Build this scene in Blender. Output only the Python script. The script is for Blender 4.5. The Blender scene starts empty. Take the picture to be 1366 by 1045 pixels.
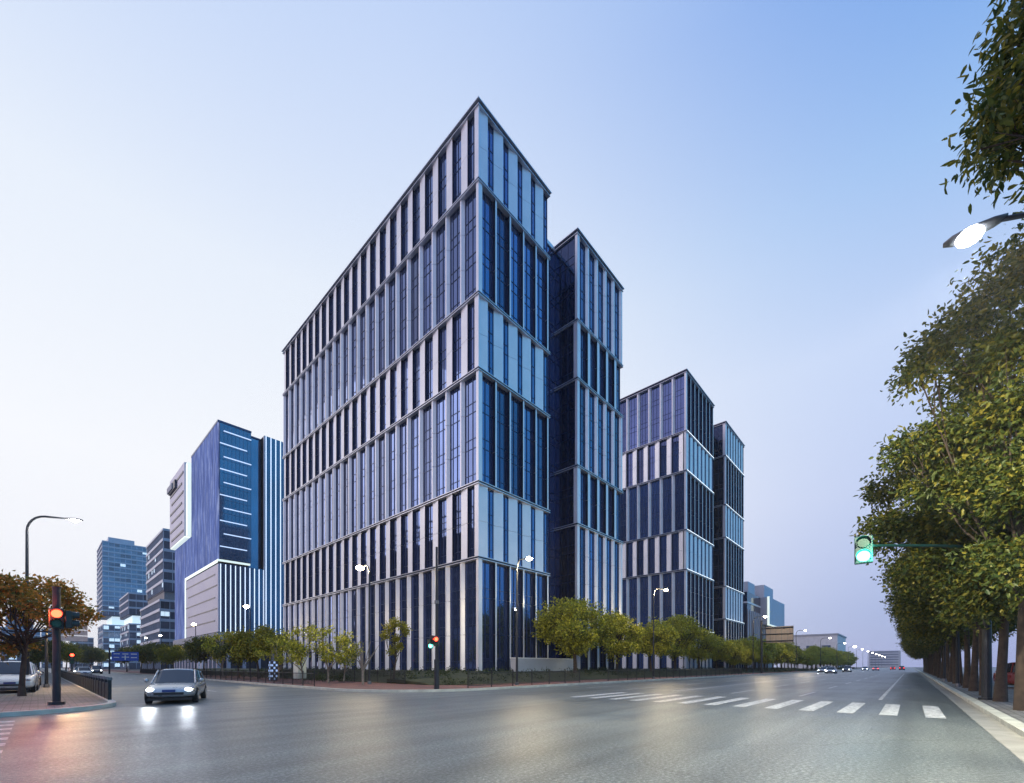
import bpy, bmesh, math, random
import numpy as np
from mathutils import Vector, Matrix
R = math.radians
scene = bpy.context.scene
COL = scene.collection
rnd = random.Random(7)

# ------------------------------------------------------------------ camera frame
CA, SA = math.cos(R(42.53)), math.sin(R(42.53))      # forward = (CA, SA); right = (SA, -CA)
CAM_H = 1.6
def at_px(px, Y=None, X=None, D=None):
    k = (px - 683) / 580.0
    if Y is not None: return (Y * (CA + SA * k) / (SA - CA * k), Y)
    if X is not None: return (X, X * (SA - CA * k) / (CA + SA * k))
    xc = k * D
    return (SA * xc + CA * D, -CA * xc + SA * D)

# ------------------------------------------------------------------ materials
MATS = {}
def new_mat(name):
    m = bpy.data.materials.new(name); m.use_nodes = True
    nt = m.node_tree
    return m, nt, nt.nodes['Principled BSDF']
def N(nt, t, **kw):
    n = nt.nodes.new(t)
    for k, v in kw.items(): setattr(n, k, v)
    return n
def coord(nt, scale=(1, 1, 1), space='Object'):
    tc = N(nt, 'ShaderNodeTexCoord'); mp = N(nt, 'ShaderNodeMapping')
    mp.inputs['Scale'].default_value = scale
    nt.links.new(tc.outputs[space], mp.inputs['Vector'])
    return mp.outputs['Vector']
def world_coord(nt, scale=(1, 1, 1)):
    g = N(nt, 'ShaderNodeNewGeometry'); mp = N(nt, 'ShaderNodeMapping')
    mp.inputs['Scale'].default_value = scale
    nt.links.new(g.outputs['Position'], mp.inputs['Vector'])
    return mp.outputs['Vector']
def noise(nt, vec, scale, detail=4, rough=.55):
    n = N(nt, 'ShaderNodeTexNoise'); n.inputs['Scale'].default_value = scale
    n.inputs['Detail'].default_value = detail; n.inputs['Roughness'].default_value = rough
    nt.links.new(vec, n.inputs['Vector']); return n.outputs['Fac']
def ramp(nt, fac, stops):
    r = N(nt, 'ShaderNodeValToRGB'); e = r.color_ramp.elements
    while len(e) < len(stops): e.new(.5)
    for i, (p, c) in enumerate(stops):
        e[i].position = p; e[i].color = (*c, 1) if len(c) == 3 else c
    nt.links.new(fac, r.inputs['Fac']); return r.outputs['Color']
def gray(v): return (v, v, v)
def bump(nt, b, h, strength=.3, dist=.02):
    n = N(nt, 'ShaderNodeBump'); n.inputs['Strength'].default_value = strength
    n.inputs['Distance'].default_value = dist
    nt.links.new(h, n.inputs['Height']); nt.links.new(n.outputs['Normal'], b.inputs['Normal'])
def mul(nt, a, b):
    m = N(nt, 'ShaderNodeMix', data_type='RGBA', blend_type='MULTIPLY')
    m.inputs[0].default_value = 1
    nt.links.new(a, m.inputs[6]); nt.links.new(b, m.inputs[7]); return m.outputs[2]

def plain(name, col, rough=.5, metal=0., var=.12, scale=3., bumps=0., spec=.5, coat=0.):
    """a painted / stone / metal surface with soft mottling"""
    m, nt, b = new_mat(name)
    v = world_coord(nt)
    f = noise(nt, v, scale, 5)
    lo = tuple(max(0, c * (1 - var)) for c in col); hi = tuple(min(1, c * (1 + var)) for c in col)
    nt.links.new(ramp(nt, f, [(.3, lo), (.7, hi)]), b.inputs['Base Color'])
    nt.links.new(ramp(nt, f, [(.3, gray(max(0, rough - .06))), (.7, gray(min(1, rough + .06)))]), b.inputs['Roughness'])
    b.inputs['Metallic'].default_value = metal
    b.inputs['Specular IOR Level'].default_value = spec
    b.inputs['Coat Weight'].default_value = coat
    if bumps: bump(nt, b, noise(nt, v, scale * 12, 3), bumps, .01)
    MATS[name] = m; return m
def emit(name, col, strength, base=None):
    m, nt, b = new_mat(name)
    b.inputs['Base Color'].default_value = (*(base or col), 1)
    b.inputs['Emission Color'].default_value = (*col, 1)
    b.inputs['Emission Strength'].default_value = strength
    MATS[name] = m; return m
def glass(name, tint, metal=.75, rough=.03, wob=.22, scale=.35):
    m, nt, b = new_mat(name)
    v = world_coord(nt)
    f = noise(nt, v, .12, 3)
    lo = tuple(c * .85 for c in tint); hi = tuple(min(1, c * 1.12) for c in tint)
    oi = N(nt, 'ShaderNodeObjectInfo'); rr = ramp(nt, oi.outputs['Random'], [(.05, gray(.55)), (.3, gray(.9)), (.7, gray(1.)), (.95, gray(1.22))])
    nt.links.new(mul(nt, ramp(nt, f, [(.35, lo), (.65, hi)]), rr), b.inputs['Base Color'])
    b.inputs['Metallic'].default_value = metal; b.inputs['Roughness'].default_value = rough
    b.inputs['IOR'].default_value = 1.6
    bump(nt, b, noise(nt, v, scale, 2), wob, .05)
    MATS[name] = m; return m

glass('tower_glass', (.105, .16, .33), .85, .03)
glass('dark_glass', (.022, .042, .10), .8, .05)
glass('block_glass', (.11, .19, .32), .75, .08)
glass('far_glass', (.17, .22, .31), .7, .1)
glass('car_glass', (.05, .06, .08), .4, .04, 0)
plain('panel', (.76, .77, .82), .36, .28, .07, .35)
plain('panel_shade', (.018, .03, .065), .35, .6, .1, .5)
plain('ledge_metal', (.66, .69, .76), .33, .5, .05, .4)
plain('mullion', (.04, .065, .14), .35, .6, .1, .5)
plain('core', (.05, .07, .12), .7, 0, .1, .5)
plain('side_cladding', (.25, .30, .42), .45, .3, .1, .3)
plain('roof_grey', (.22, .24, .28), .8)
plain('plinth_stone', (.20, .20, .21), .7, 0, .2, 1.5, .1)
plain('concrete', (.36, .36, .34), .85, 0, .2, 1.2, .2)
plain('kerb_stone', (.50, .51, .45), .75, 0, .22, 1.6, .2)
plain('gutter', (.26, .26, .245), .8, 0, .2, 1.5, .15)
plain('white_paint', (.72, .74, .74), .6, 0, .1, 4)
plain('pole_dark', (.025, .03, .04), .4, .4, .2, 4)
plain('pole_grey', (.16, .17, .19), .45, .5, .15, 4)
plain('fence_black', (.02, .022, .026), .45, .3, .2, 4)
plain('lilac_cladding', (.42, .43, .55), .5, .3, .06, .3)
plain('slot_dark', (.02, .025, .05), .4)
plain('white_wall', (.60, .61, .64), .7, 0, .1, .6)
plain('grey_wall', (.34, .36, .41), .7, 0, .12, .4)
plain('floor_band', (.42, .48, .60), .45, .3, .1, .3)
plain('slab_edge', (.40, .45, .55), .5, .3, .1, .3)
plain('tyre', (.015, .015, .016), .8)
plain('rim', (.4, .4, .42), .3, .8)
plain('black_trim', (.02, .02, .022), .5)
plain('car_white', (.72, .73, .75), .25, 0, .02, 1, 0, .5, .6)
plain('car_silver', (.42, .44, .47), .28, .6, .03, 1, 0, .5, .6)
plain('car_dark', (.02, .025, .035), .22, .2, .05, 1, 0, .5, .8)
plain('car_red', (.25, .02, .02), .25, .1, .05, 1, 0, .5, .8)
plain('car_blue', (.04, .07, .16), .25, .3, .05, 1, 0, .5, .8)
plain('sign_blue', (.01, .07, .42), .5)
plain('sign_pale', (.55, .42, .40), .6)
plain('sign_back', (.26, .23, .22), .55, .3, .15, 1.5)
plain('box_white', (.62, .70, .66), .5)
plain('signal_black', (.02, .03, .03), .45)
plain('signal_green_paint', (.01, .07, .06), .4)
plain('hoarding', (.50, .53, .58), .45, .3, .06, .8)
plain('soil', (.05, .045, .035), .95, 0, .3, 2, .3)
plain('steel_frame', (.06, .07, .09), .5, .4)
emit('lamp_cool', (.93, .96, 1.), 40)
emit('lamp_warm', (1., .80, .48), 40)
emit('lamp_far', (1., .93, .78), 20)
emit('signal_red_lit', (1., .05, .02), 9)
emit('signal_green_lit', (.10, 1., .78), 8)
emit('signal_off', (.02, .08, .06), .05)
emit('headlight_lit', (.86, .93, 1.), 12)
emit('tail_lit', (1., .04, .03), 5)
emit('led_white', (.72, .84, 1.), .95)
emit('led_soft', (.62, .76, 1.), .75)
emit('led_cream', (.86, .97, .86), .62)
emit('room_light', (.70, .88, .98), .62)
emit('led_dim', (.35, .5, .8), .45)
emit('ledge_lamp', (.85, .95, 1.), 1.6)
emit('plate_blue', (.03, .06, .22), .0)

def mat_led_wall():
    m, nt, b = new_mat('led_wall')
    v = world_coord(nt, (1, .55, .10))
    f1 = noise(nt, v, 1.3, 7, .75)
    v2 = world_coord(nt, (1, .9, .05)); f2 = noise(nt, v2, 1.6, 3, .6)
    c = ramp(nt, f1, [(.38, (.08, .13, .38)), (.52, (.16, .23, .54)), (.68, (.46, .54, .86))])
    c2 = ramp(nt, f2, [(.4, gray(.62)), (.6, gray(1.3))])
    c = mul(nt, c, c2)
    nt.links.new(c, b.inputs['Emission Color']); b.inputs['Emission Strength'].default_value = .5
    b.inputs['Base Color'].default_value = (.03, .05, .16, 1); b.inputs['Roughness'].default_value = .9; b.inputs['Specular IOR Level'].default_value = .1
    MATS['led_wall'] = m
mat_led_wall()

def mat_asphalt():
    m, nt, b = new_mat('asphalt')
    v = world_coord(nt)
    grain = noise(nt, v, 17, 5, .85)
    c1 = ramp(nt, grain, [(.36, (.045, .056, .062)), (.5, (.120, .142, .150)), (.63, (.30, .33, .34))])
    big = noise(nt, v, .22, 6, .6)
    c2 = ramp(nt, big, [(.3, (.80, .82, .86)), (.7, (1.12, 1.10, 1.06))])
    vs = world_coord(nt, (.035, 1.1, 1)); tr = noise(nt, vs, 1.0, 4, .5)       # wear along the lanes
    c3 = ramp(nt, tr, [(.32, gray(.70)), (.66, gray(1.20))])
    vor = N(nt, 'ShaderNodeTexVoronoi', feature='DISTANCE_TO_EDGE'); vor.inputs['Scale'].default_value = .11
    dv = N(nt, 'ShaderNodeVectorMath', operation='ADD')
    nn = N(nt, 'ShaderNodeTexNoise'); nn.inputs['Scale'].default_value = .8; nn.inputs['Detail'].default_value = 5
    nt.links.new(v, nn.inputs['Vector']); nt.links.new(v, dv.inputs[0]); nt.links.new(nn.outputs['Color'], dv.inputs[1])
    nt.links.new(dv.outputs[0], vor.inputs['Vector'])
    c4 = ramp(nt, vor.outputs['Distance'], [(.0, gray(.72)), (.0012, gray(.85)), (.0024, gray(1.))])
    nt.links.new(mul(nt, mul(nt, mul(nt, c1, c2), c3), c4), b.inputs['Base Color'])
    nt.links.new(ramp(nt, big, [(.3, gray(.33)), (.7, gray(.50))]), b.inputs['Roughness'])
    b.inputs['Specular IOR Level'].default_value = .55
    bump(nt, b, grain, .5, .014)
    MATS['asphalt'] = m
mat_asphalt()

def mat_pavers(name, cols, sx, sy, mortar=(.06, .06, .06)):
    m, nt, b = new_mat(name)
    v = world_coord(nt)
    br = N(nt, 'ShaderNodeTexBrick'); br.inputs['Scale'].default_value = 1
    br.inputs['Brick Width'].default_value = sx; br.inputs['Row Height'].default_value = sy
    br.inputs['Mortar Size'].default_value = .012
    br.inputs['Color1'].default_value = (*cols[0], 1); br.inputs['Color2'].default_value = (*cols[1], 1)
    br.inputs['Mortar'].default_value = (*mortar, 1)
    nt.links.new(v, br.inputs['Vector'])
    f = noise(nt, v, .7, 6)
    c2 = ramp(nt, f, [(.3, gray(.7)), (.7, gray(1.2))])
    nt.links.new(mul(nt, br.outputs['Color'], c2), b.inputs['Base Color'])
    b.inputs['Roughness'].default_value = .75
    bump(nt, b, br.outputs['Fac'], -.4, .01)
    MATS[name] = m
mat_pavers('pavers_grey', ((.17, .165, .16), (.24, .23, .22)), .4, .2)
mat_pavers('pavers_red', ((.20, .085, .07), (.27, .12, .10)), .3, .15)
mat_pavers('facade_tiles', ((.42, .43, .46), (.46, .47, .50)), 1.2, .6, (.2, .2, .22))

def mat_ground(name, a, bcol, scale=.5):
    m, nt, b = new_mat(name)
    f = noise(nt, world_coord(nt), scale, 8, .65)
    nt.links.new(ramp(nt, f, [(.3, a), (.7, bcol)]), b.inputs['Base Color'])
    b.inputs['Roughness'].default_value = .95
    bump(nt, b, noise(nt, world_coord(nt), 9, 4), .6, .05)
    MATS[name] = m
mat_ground('lawn', (.022, .032, .014), (.055, .06, .028), .8)
mat_ground('earth', (.09, .09, .09), (.14, .14, .135), .2)

def mat_leaf(name, cols, trans=.3):
    m, nt, b = new_mat(name)
    g = N(nt, 'ShaderNodeNewGeometry')
    nz = noise(nt, world_coord(nt), .9, 3)
    mx = N(nt, 'ShaderNodeMath', operation='ADD')
    m2 = N(nt, 'ShaderNodeMath', operation='MULTIPLY'); m2.inputs[1].default_value = .55
    m3 = N(nt, 'ShaderNodeMath', operation='MULTIPLY'); m3.inputs[1].default_value = .5
    nt.links.new(g.outputs['Random Per Island'], m2.inputs[0]); nt.links.new(nz, m3.inputs[0])
    nt.links.new(m2.outputs[0], mx.inputs[0]); nt.links.new(m3.outputs[0], mx.inputs[1])
    n = len(cols)
    c = ramp(nt, mx.outputs[0], [(.12 + .72 * i / (n - 1), cc) for i, cc in enumerate(cols)])
    nt.links.new(c, b.inputs['Base Color']); b.inputs['Roughness'].default_value = .45
    b.inputs['Specular IOR Level'].default_value = .35
    tr = N(nt, 'ShaderNodeBsdfTranslucent'); mxs = N(nt, 'ShaderNodeMixShader'); mxs.inputs[0].default_value = trans
    nt.links.new(c, tr.inputs['Color']); nt.links.new(b.outputs[0], mxs.inputs[1]); nt.links.new(tr.outputs[0], mxs.inputs[2])
    nt.links.new(mxs.outputs[0], nt.nodes['Material Output'].inputs['Surface'])
    MATS[name] = m
mat_leaf('leaf_camphor', [(.02, .05, .014), (.06, .09, .02), (.12, .14, .025), (.22, .20, .03)])
mat_leaf('leaf_near', [(.018, .036, .012), (.045, .075, .018), (.11, .135, .022), (.27, .23, .03)], .35)
mat_leaf('leaf_round', [(.05, .08, .014), (.20, .22, .025), (.42, .42, .04), (.62, .58, .07)])
mat_leaf('leaf_autumn', [(.05, .08, .014), (.15, .14, .02), (.36, .18, .025), (.5, .20, .03)])
mat_leaf('leaf_yellow', [(.10, .11, .012), (.22, .22, .02), (.36, .33, .03)])
mat_leaf('leaf_cover', [(.015, .03, .010), (.03, .05, .015), (.06, .07, .02)], .2)
plain('bark', (.05, .036, .028), .9, 0, .45, 5, .8)
plain('bark_pale', (.22, .19, .16), .9, 0, .3, 5, .5)

# ------------------------------------------------------------------ mesh helpers
class MB:
    def __init__(s): s.v, s.f, s.m, s.names = [], [], [], []
    def mi(s, m):
        if m not in s.names: s.names.append(m)
        return s.names.index(m)
    def add(s, vs, fs, m):
        o = len(s.v); s.v += [tuple(p) for p in vs]
        for i, f in enumerate(fs):
            s.f.append(tuple(o + k for k in f)); s.m.append(s.mi(m[i] if isinstance(m, (list, tuple)) else m))
    def box(s, x0, x1, y0, y1, z0, z1, m):
        vs = [(x, y, z) for z in (z0, z1) for y in (y0, y1) for x in (x0, x1)]
        s.add(vs, [(0, 2, 3, 1), (4, 5, 7, 6), (0, 1, 5, 4), (2, 6, 7, 3), (0, 4, 6, 2), (1, 3, 7, 5)], m)
    def prism(s, pts, z0, z1, m, sides=None):
        n = len(pts)
        vs = [(x, y, z0) for x, y in pts] + [(x, y, z1) for x, y in pts]
        fs = [tuple(range(n))[::-1], tuple(range(n, 2 * n))] + [(i, (i + 1) % n, n + (i + 1) % n, n + i) for i in range(n)]
        s.add(vs, fs, [m, m] + [(sides[i] if sides and sides[i] else m) for i in range(n)])
    def ring(s, rings, m, cap=True):
        n = len(rings[0]); vs = [p for r in rings for p in r]; fs = []
        for j in range(len(rings) - 1):
            for i in range(n):
                fs.append((j * n + i, j * n + (i + 1) % n, (j + 1) * n + (i + 1) % n, (j + 1) * n + i))
        if cap: fs += [tuple(range(n))[::-1], tuple((len(rings) - 1) * n + i for i in range(n))]
        s.add(vs, fs, m)
    def tube(s, path, radii, m, n=8):
        path = [Vector(p) for p in path]
        if not isinstance(radii, (list, tuple)): radii = [radii] * len(path)
        rings = []; up = None
        for i, p in enumerate(path):
            t = (path[min(i + 1, len(path) - 1)] - path[max(i - 1, 0)]).normalized()
            if up is None: up = Vector((1, 0, 0)) if abs(t.x) < .9 else Vector((0, 1, 0))
            a = (up - t * up.dot(t)).normalized(); up = a; b = t.cross(a)
            rings.append([p + (a * math.cos(2 * math.pi * k / n) + b * math.sin(2 * math.pi * k / n)) * radii[i] for k in range(n)])
        s.ring(rings, m)
    def cyl(s, c, r, z0, z1, m, n=12, r2=None):
        s.tube([(c[0], c[1], z0), (c[0], c[1], z1)], [r, r if r2 is None else r2], m, n)
    def ball(s, c, r, m, n=10, h=6, sz=1.):
        rings = []
        for j in range(h + 1):
            a = math.pi * (j + .02) / (h + .04)
            rings.append([(c[0] + r * math.sin(a) * math.cos(2 * math.pi * k / n), c[1] + r * math.sin(a) * math.sin(2 * math.pi * k / n), c[2] - r * sz * math.cos(a)) for k in range(n)])
        s.ring(rings, m)
    def mesh(s, name, recalc=True, smooth=False):
        me = bpy.data.meshes.new(name); me.from_pydata(s.v, [], s.f)
        for nm in s.names: me.materials.append(MATS[nm])
        me.polygons.foreach_set('material_index', s.m)
        if recalc:
            bm = bmesh.new(); bm.from_mesh(me); bmesh.ops.recalc_face_normals(bm, faces=bm.faces); bm.to_mesh(me); bm.free()
        if smooth: me.polygons.foreach_set('use_smooth', [True] * len(me.polygons))
        me.update(); return me
    def build(s, name, parent=None, smooth=False, bevel=0., recalc=True):
        if not s.f: return None
        o = bpy.data.objects.new(name, s.mesh(name, recalc, smooth)); COL.objects.link(o)
        if parent is not None: o.parent = parent
        if bevel:
            md = o.modifiers.new('edge', 'BEVEL'); md.width = bevel; md.segments = 2; md.limit_method = 'ANGLE'
        return o
def tag(o, label=None, cat=None, group=None, kind=None):
    if label: o['label'] = label
    if cat: o['category'] = cat
    if group: o['group'] = group
    if kind: o['kind'] = kind
    return o
def thing(name, label, cat, loc=(0, 0, 0), rz=0., group=None):
    o = bpy.data.objects.new(name, None); COL.objects.link(o)
    o.location = loc; o.rotation_euler = (0, 0, rz); o.empty_display_size = .3
    return tag(o, label, cat, group)
def copy_tree(o, parent=None):
    c = o.copy(); COL.objects.link(c); c.parent = parent
    for ch in o.children: copy_tree(ch, c)
    return c
def place(o, loc, rz, label, group=None, scale=None):
    o.location = loc; o.rotation_euler = (0, 0, rz); o['label'] = label
    if group: o['group'] = group
    if scale: o.scale = (scale,) * 3 if not isinstance(scale, tuple) else scale
    return o
def struct(name, mb, **kw): return tag(mb.build(name, **kw), kind='structure')

# ------------------------------------------------------------------ foliage
def leaf_mesh(name, clumps, L, W, mat, seed=1, droop=.35, hexa=False):
    """clumps: (cx,cy,cz, rx,ry,rz, n). small folded leaves in tufts through each clump"""
    g = np.random.default_rng(seed)
    P, T = [], []
    for (cx, cy, cz, rx, ry, rz, n) in clumps:
        nt_ = max(4, n // 9)
        d = g.normal(size=(nt_, 3)); d /= np.linalg.norm(d, axis=1)[:, None]
        rad = (g.random(nt_) ** .45) * (.9 + .22 * g.normal(size=nt_) * .6)
        lump = 1 + .18 * np.sin(d[:, 0] * 5 + cx * 3) * np.sin(d[:, 1] * 6 + cy * 2) + .14 * np.sin(d[:, 2] * 9 + cz)
        c = np.array([cx, cy, cz]) + d * (rad * lump)[:, None] * np.array([rx, ry, rz])
        idx = g.integers(0, nt_, n)
        p = c[idx] + g.normal(size=(n, 3)) * L * .95
        t = d[idx] * .7 + g.normal(size=(n, 3)) * .65 + np.array([0, 0, -droop])
        P.append(p); T.append(t)
    P = np.concatenate(P); T = np.concatenate(T); n = len(P)
    T /= np.linalg.norm(T, axis=1)[:, None]
    S = np.cross(T, g.normal(size=(n, 3))); S /= np.linalg.norm(S, axis=1)[:, None]
    U = np.cross(T, S)
    ln = (L * (.65 + .7 * g.random(n)))[:, None]; w = (W * (.7 + .6 * g.random(n)))[:, None]
    if hexa:
        V = np.empty((n, 6, 3)); cv = -U * ln * .10
        V[:, 0] = P; V[:, 1] = P + T * ln * .28 + S * w * .85 + U * w * .3; V[:, 2] = P + T * ln * .66 + S * w * .8 + U * w * .3 + cv
        V[:, 3] = P + T * ln + cv * 2.2; V[:, 4] = P + T * ln * .66 - S * w * .8 + U * w * .3 + cv; V[:, 5] = P + T * ln * .28 - S * w * .85 + U * w * .3
        me = bpy.data.meshes.new(name)
        me.vertices.add(n * 6); me.vertices.foreach_set('co', V.reshape(-1))
        me.loops.add(n * 8); b6 = (np.arange(n, dtype=np.int32) * 6)[:, None]
        me.loops.foreach_set('vertex_index', (b6 + np.array([0, 1, 2, 3, 0, 3, 4, 5], dtype=np.int32)).reshape(-1))
        me.polygons.add(n * 2); me.polygons.foreach_set('loop_start', np.arange(0, n * 8, 4, dtype=np.int32))
        me.materials.append(MATS[mat]); me.update(calc_edges=True)
        return me
    V = np.empty((n, 4, 3))
    V[:, 0] = P; V[:, 1] = P + T * ln * .45 + S * w + U * w * .35
    V[:, 2] = P + T * ln - U * w * .3; V[:, 3] = P + T * ln * .45 - S * w + U * w * .35
    me = bpy.data.meshes.new(name)
    me.vertices.add(n * 4); me.vertices.foreach_set('co', V.reshape(-1))
    me.loops.add(n * 4); me.loops.foreach_set('vertex_index', np.arange(n * 4, dtype=np.int32))
    me.polygons.add(n); me.polygons.foreach_set('loop_start', np.arange(0, n * 4, 4, dtype=np.int32))
    me.materials.append(MATS[mat]); me.update(calc_edges=True)
    return me
def trunk_mesh(name, h, r, clumps, seed, mat='bark', lean=(0, 0), fork=.55, limb=.35):
    g = random.Random(seed); mb = MB()
    pts, rad = [], []
    for i in range(7):
        t = i / 6
        pts.append((lean[0] * t + .10 * math.sin(3 * t + seed), lean[1] * t + .08 * math.cos(4 * t + seed) - .08 * math.cos(seed), h * t))
        rad.append(r * (1.35 if i == 0 else 1.02 - .5 * t))
    mb.tube([(pts[0][0], pts[0][1], -.12)] + pts, [r * 1.6] + rad, mat, 10)
    top = Vector(pts[-1])
    for (cx, cy, cz, rx, ry, rz, n) in clumps:
        t = fork + (1 - fork) * g.random(); i = min(5, int(t * 6)); a = Vector(pts[i]).lerp(Vector(pts[i + 1]), t * 6 - i)
        c = Vector((cx, cy, cz)); m = a.lerp(c, .5) + Vector((g.uniform(-.3, .3), g.uniform(-.3, .3), -.12 * (c - a).length))
        r0 = r * limb * (1.1 - .4 * t)
        mb.tube([a, m, c], [r0, r0 * .65, r0 * .25], mat, 6)
        for _ in range(3):
            e = c + Vector((g.uniform(-.8, .8) * rx, g.uniform(-.8, .8) * ry, g.uniform(-.5, .8) * rz))
            mb.tube([m.lerp(c, g.uniform(.3, .9)), e], [r0 * .35, r0 * .08], mat, 5)
    return mb.mesh(name, smooth=True)
def crown_clumps(seed, z0, z1, rad, n, leaves, cr=(.9, 1.5), shape='dome'):
    g = random.Random(seed); out = []
    tries = 0
    while len(out) < n and tries < 4000:
        tries += 1
        t = g.random(); a = g.uniform(0, 2 * math.pi)
        env = math.sin(math.pi * min(1, .16 + .84 * t)) ** .55 if shape == 'dome' else math.sin(math.pi * t) ** .5
        if shape == 'dome' and t < .2: env = .55 + 2 * t
        rr = rad * env * (.35 + .65 * g.random() ** .5)
        c = (rr * math.cos(a), rr * math.sin(a), z0 + (z1 - z0) * t)
        if any((c[0] - o[0]) ** 2 + (c[1] - o[1]) ** 2 + (c[2] - o[2]) ** 2 < (.62 * o[3]) ** 2 for o in out): continue
        s = g.uniform(*cr)
        out.append((*c, s, s * g.uniform(.85, 1.15), s * g.uniform(.6, .85), 0))
    k = leaves / sum(o[3] ** 2 for o in out)
    return [(*o[:6], int(k * o[3] ** 2)) for o in out]
def tree_proto(name, trunk_name, crown_name, seed, h, r, clumps, L, W, leaf, bark='bark', hexa=False, **kw):
    tm = trunk_mesh(trunk_name, h, r, clumps, seed, bark, **kw)
    cm = leaf_mesh(crown_name, clumps, L, W, leaf, seed, hexa=hexa)
    return tm, cm
def plant_tree(name, meshes, loc, rz, label, cat='tree', group=None, scale=1.):
    t = thing(name, label, cat, loc, rz, group); t.scale = (scale,) * 3 if not isinstance(scale, tuple) else scale
    for nm, me in (('trunk', meshes[0]), ('crown', meshes[1])):
        o = bpy.data.objects.new(nm, me); COL.objects.link(o); o.parent = t
    return t
# ------------------------------------------------------------------ ground, roads, pavements
plain('asphalt_patch', (.125, .134, .136), .6, 0, .35, 14, .5)
plain('tar', (.03, .03, .032), .35, 0, .2, 8)
def mat_road_paint():
    m, nt, b = new_mat('road_paint')
    v = world_coord(nt); f = noise(nt, v, 6, 6, .75); f2 = noise(nt, world_coord(nt, (.4, 3, 1)), 1.2, 4)
    c = mul(nt, ramp(nt, f, [(.36, (.20, .21, .22)), (.47, (.58, .60, .60)), (.62, (.76, .77, .77))]), ramp(nt, f2, [(.3, gray(.78)), (.6, gray(1))]))
    nt.links.new(c, b.inputs['Base Color']); b.inputs['Roughness'].default_value = .55
    MATS['road_paint'] = m
mat_road_paint()

mb = MB(); mb.add([(-400, -400, -.06), (1040, -400, -.06), (1040, 990, -.06), (-400, 990, -.06)], [(0, 1, 2, 3)], 'earth')
struct('ground', mb, recalc=False)
mb = MB(); mb.add([(-390, -1.4, 0), (1000, -1.4, 0), (1000, 21.2, 0), (-390, 21.2, 0)], [(0, 1, 2, 3)], 'asphalt')
struct('main_road', mb, recalc=False)
mb = MB(); mb.add([(-6, -60, -.004), (6, -60, -.004), (6, -1.3, -.004), (-6, -1.3, -.004)], [(0, 1, 2, 3)], 'asphalt')
struct('near_side_road', mb, recalc=False)
mb = MB(); mb.add([(-3, 21, -.004), (24, 21, -.004), (24, 30, -.004), (14, 30, -.004), (14, 900, -.004), (1, 900, -.004), (1, 30, -.004), (-3, 30, -.004)], [tuple(range(8))], 'asphalt')
struct('side_street', mb, recalc=False)
mb = MB(); mb.add([(6, -1.85, .004), (900, -1.85, .004), (900, -1.38, .004), (6, -1.38, .004)], [(0, 1, 2, 3)], 'gutter')
struct('gutter', mb, recalc=False)
mb = MB()
x = 6.
while x < 160: mb.box(x, x + .985, -2.13, -1.85, -.05, .145, 'kerb_stone'); x += 1.0
mb.box(160, 900, -2.13, -1.85, -.05, .145, 'kerb_stone')
struct('near_kerb', mb, bevel=.012)
mb = MB(); mb.box(6, 900, -7.6, -2.13, -.05, .13, 'pavers_grey'); struct('near_pavement', mb)
mb = MB(); mb.add([(6, -60, -.002), (900, -60, -.002), (900, -7.6, -.002), (6, -7.6, -.002)], [(0, 1, 2, 3)], 'asphalt')
struct('parking_ground', mb, recalc=False)
def arc(cx, cy, r, a0, a1, n=14): return [(cx + r * math.cos(R(a0 + (a1 - a0) * i / n)), cy + r * math.sin(R(a0 + (a1 - a0) * i / n))) for i in range(n + 1)]
def strip(mb, pts, w, z0, z1, m):
    """a low wall w wide to the left of the polyline"""
    off = []
    for i, p in enumerate(pts):
        a = Vector(pts[max(i - 1, 0)]); b = Vector(pts[min(i + 1, len(pts) - 1)]); t = (b - a).normalized()
        off.append((p[0] - t.y * w, p[1] + t.x * w))
    rings = [[(p[0], p[1], z0), (p[0], p[1], z1), (q[0], q[1], z1), (q[0], q[1], z0)] for p, q in zip(pts, off)]
    mb.ring(rings, m)
# far pavement (corner in front of the tower)
edge = [(13, 900)] + arc(20, 28, 7, 180, 270) + [(900, 21)]
mb = MB(); strip(mb, edge, .28, -.05, .15, 'kerb_stone'); struct('far_kerb', mb)
inner = [(13.28, 900)] + arc(20, 28, 6.72, 180, 270) + [(900, 21.28)]
pave = inner + [(900, 25.6), (22.5, 25.6), (20.5, 27.5), (20.5, 900)]
mb = MB(); mb.prism(pave[::-1], -.05, .13, 'pavers_red'); struct('corner_pavement', mb)
edge2 = [(-300, 21)] + arc(-1.2, 24.4, 3.4, 270, 360, 8) + [(2.2, 900)]
mb = MB(); strip(mb, edge2, .25, -.05, .15, 'kerb_stone'); struct('west_kerb', mb)
inner2 = [(-300, 21.25)] + arc(-1.2, 24.4, 3.15, 270, 360, 8) + [(1.95, 900), (-300, 900)]
mb = MB(); mb.prism(inner2[::-1], -.05, .13, 'pavers_grey'); struct('west_pavement', mb)
# planted bank in front of the towers
mb = MB()
rings = []
for x in [20.5, 21.5] + list(range(24, 181, 4)):
    hh = min(1, (x - 20.5) / 6)
    rings.append([(x, 25.6 if x > 22 else 27.5, .0), (x, 25.6 if x > 22 else 27.5, .16), (x, 28 + .2 * math.sin(x), .30 + .5 * hh), (x, 31, .45 + .58 * hh), (x, 33.6, .5 + .6 * hh), (x, 33.6, 0)])
mb.ring(rings, 'lawn'); struct('planted_bank', mb)
mb = MB(); rings = []
for y in list(range(28, 140, 4)):
    hh = min(1, (y - 28) / 5)
    rings.append([(20.5, y, 0), (20.5, y, .16), (24, y, .25 + .4 * hh), (28, y, .45 + .5 * hh), (31.4, y, .5 + .6 * hh), (31.4, y, 0)])
mb.ring(rings, 'lawn'); struct('side_bank', mb)
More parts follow.
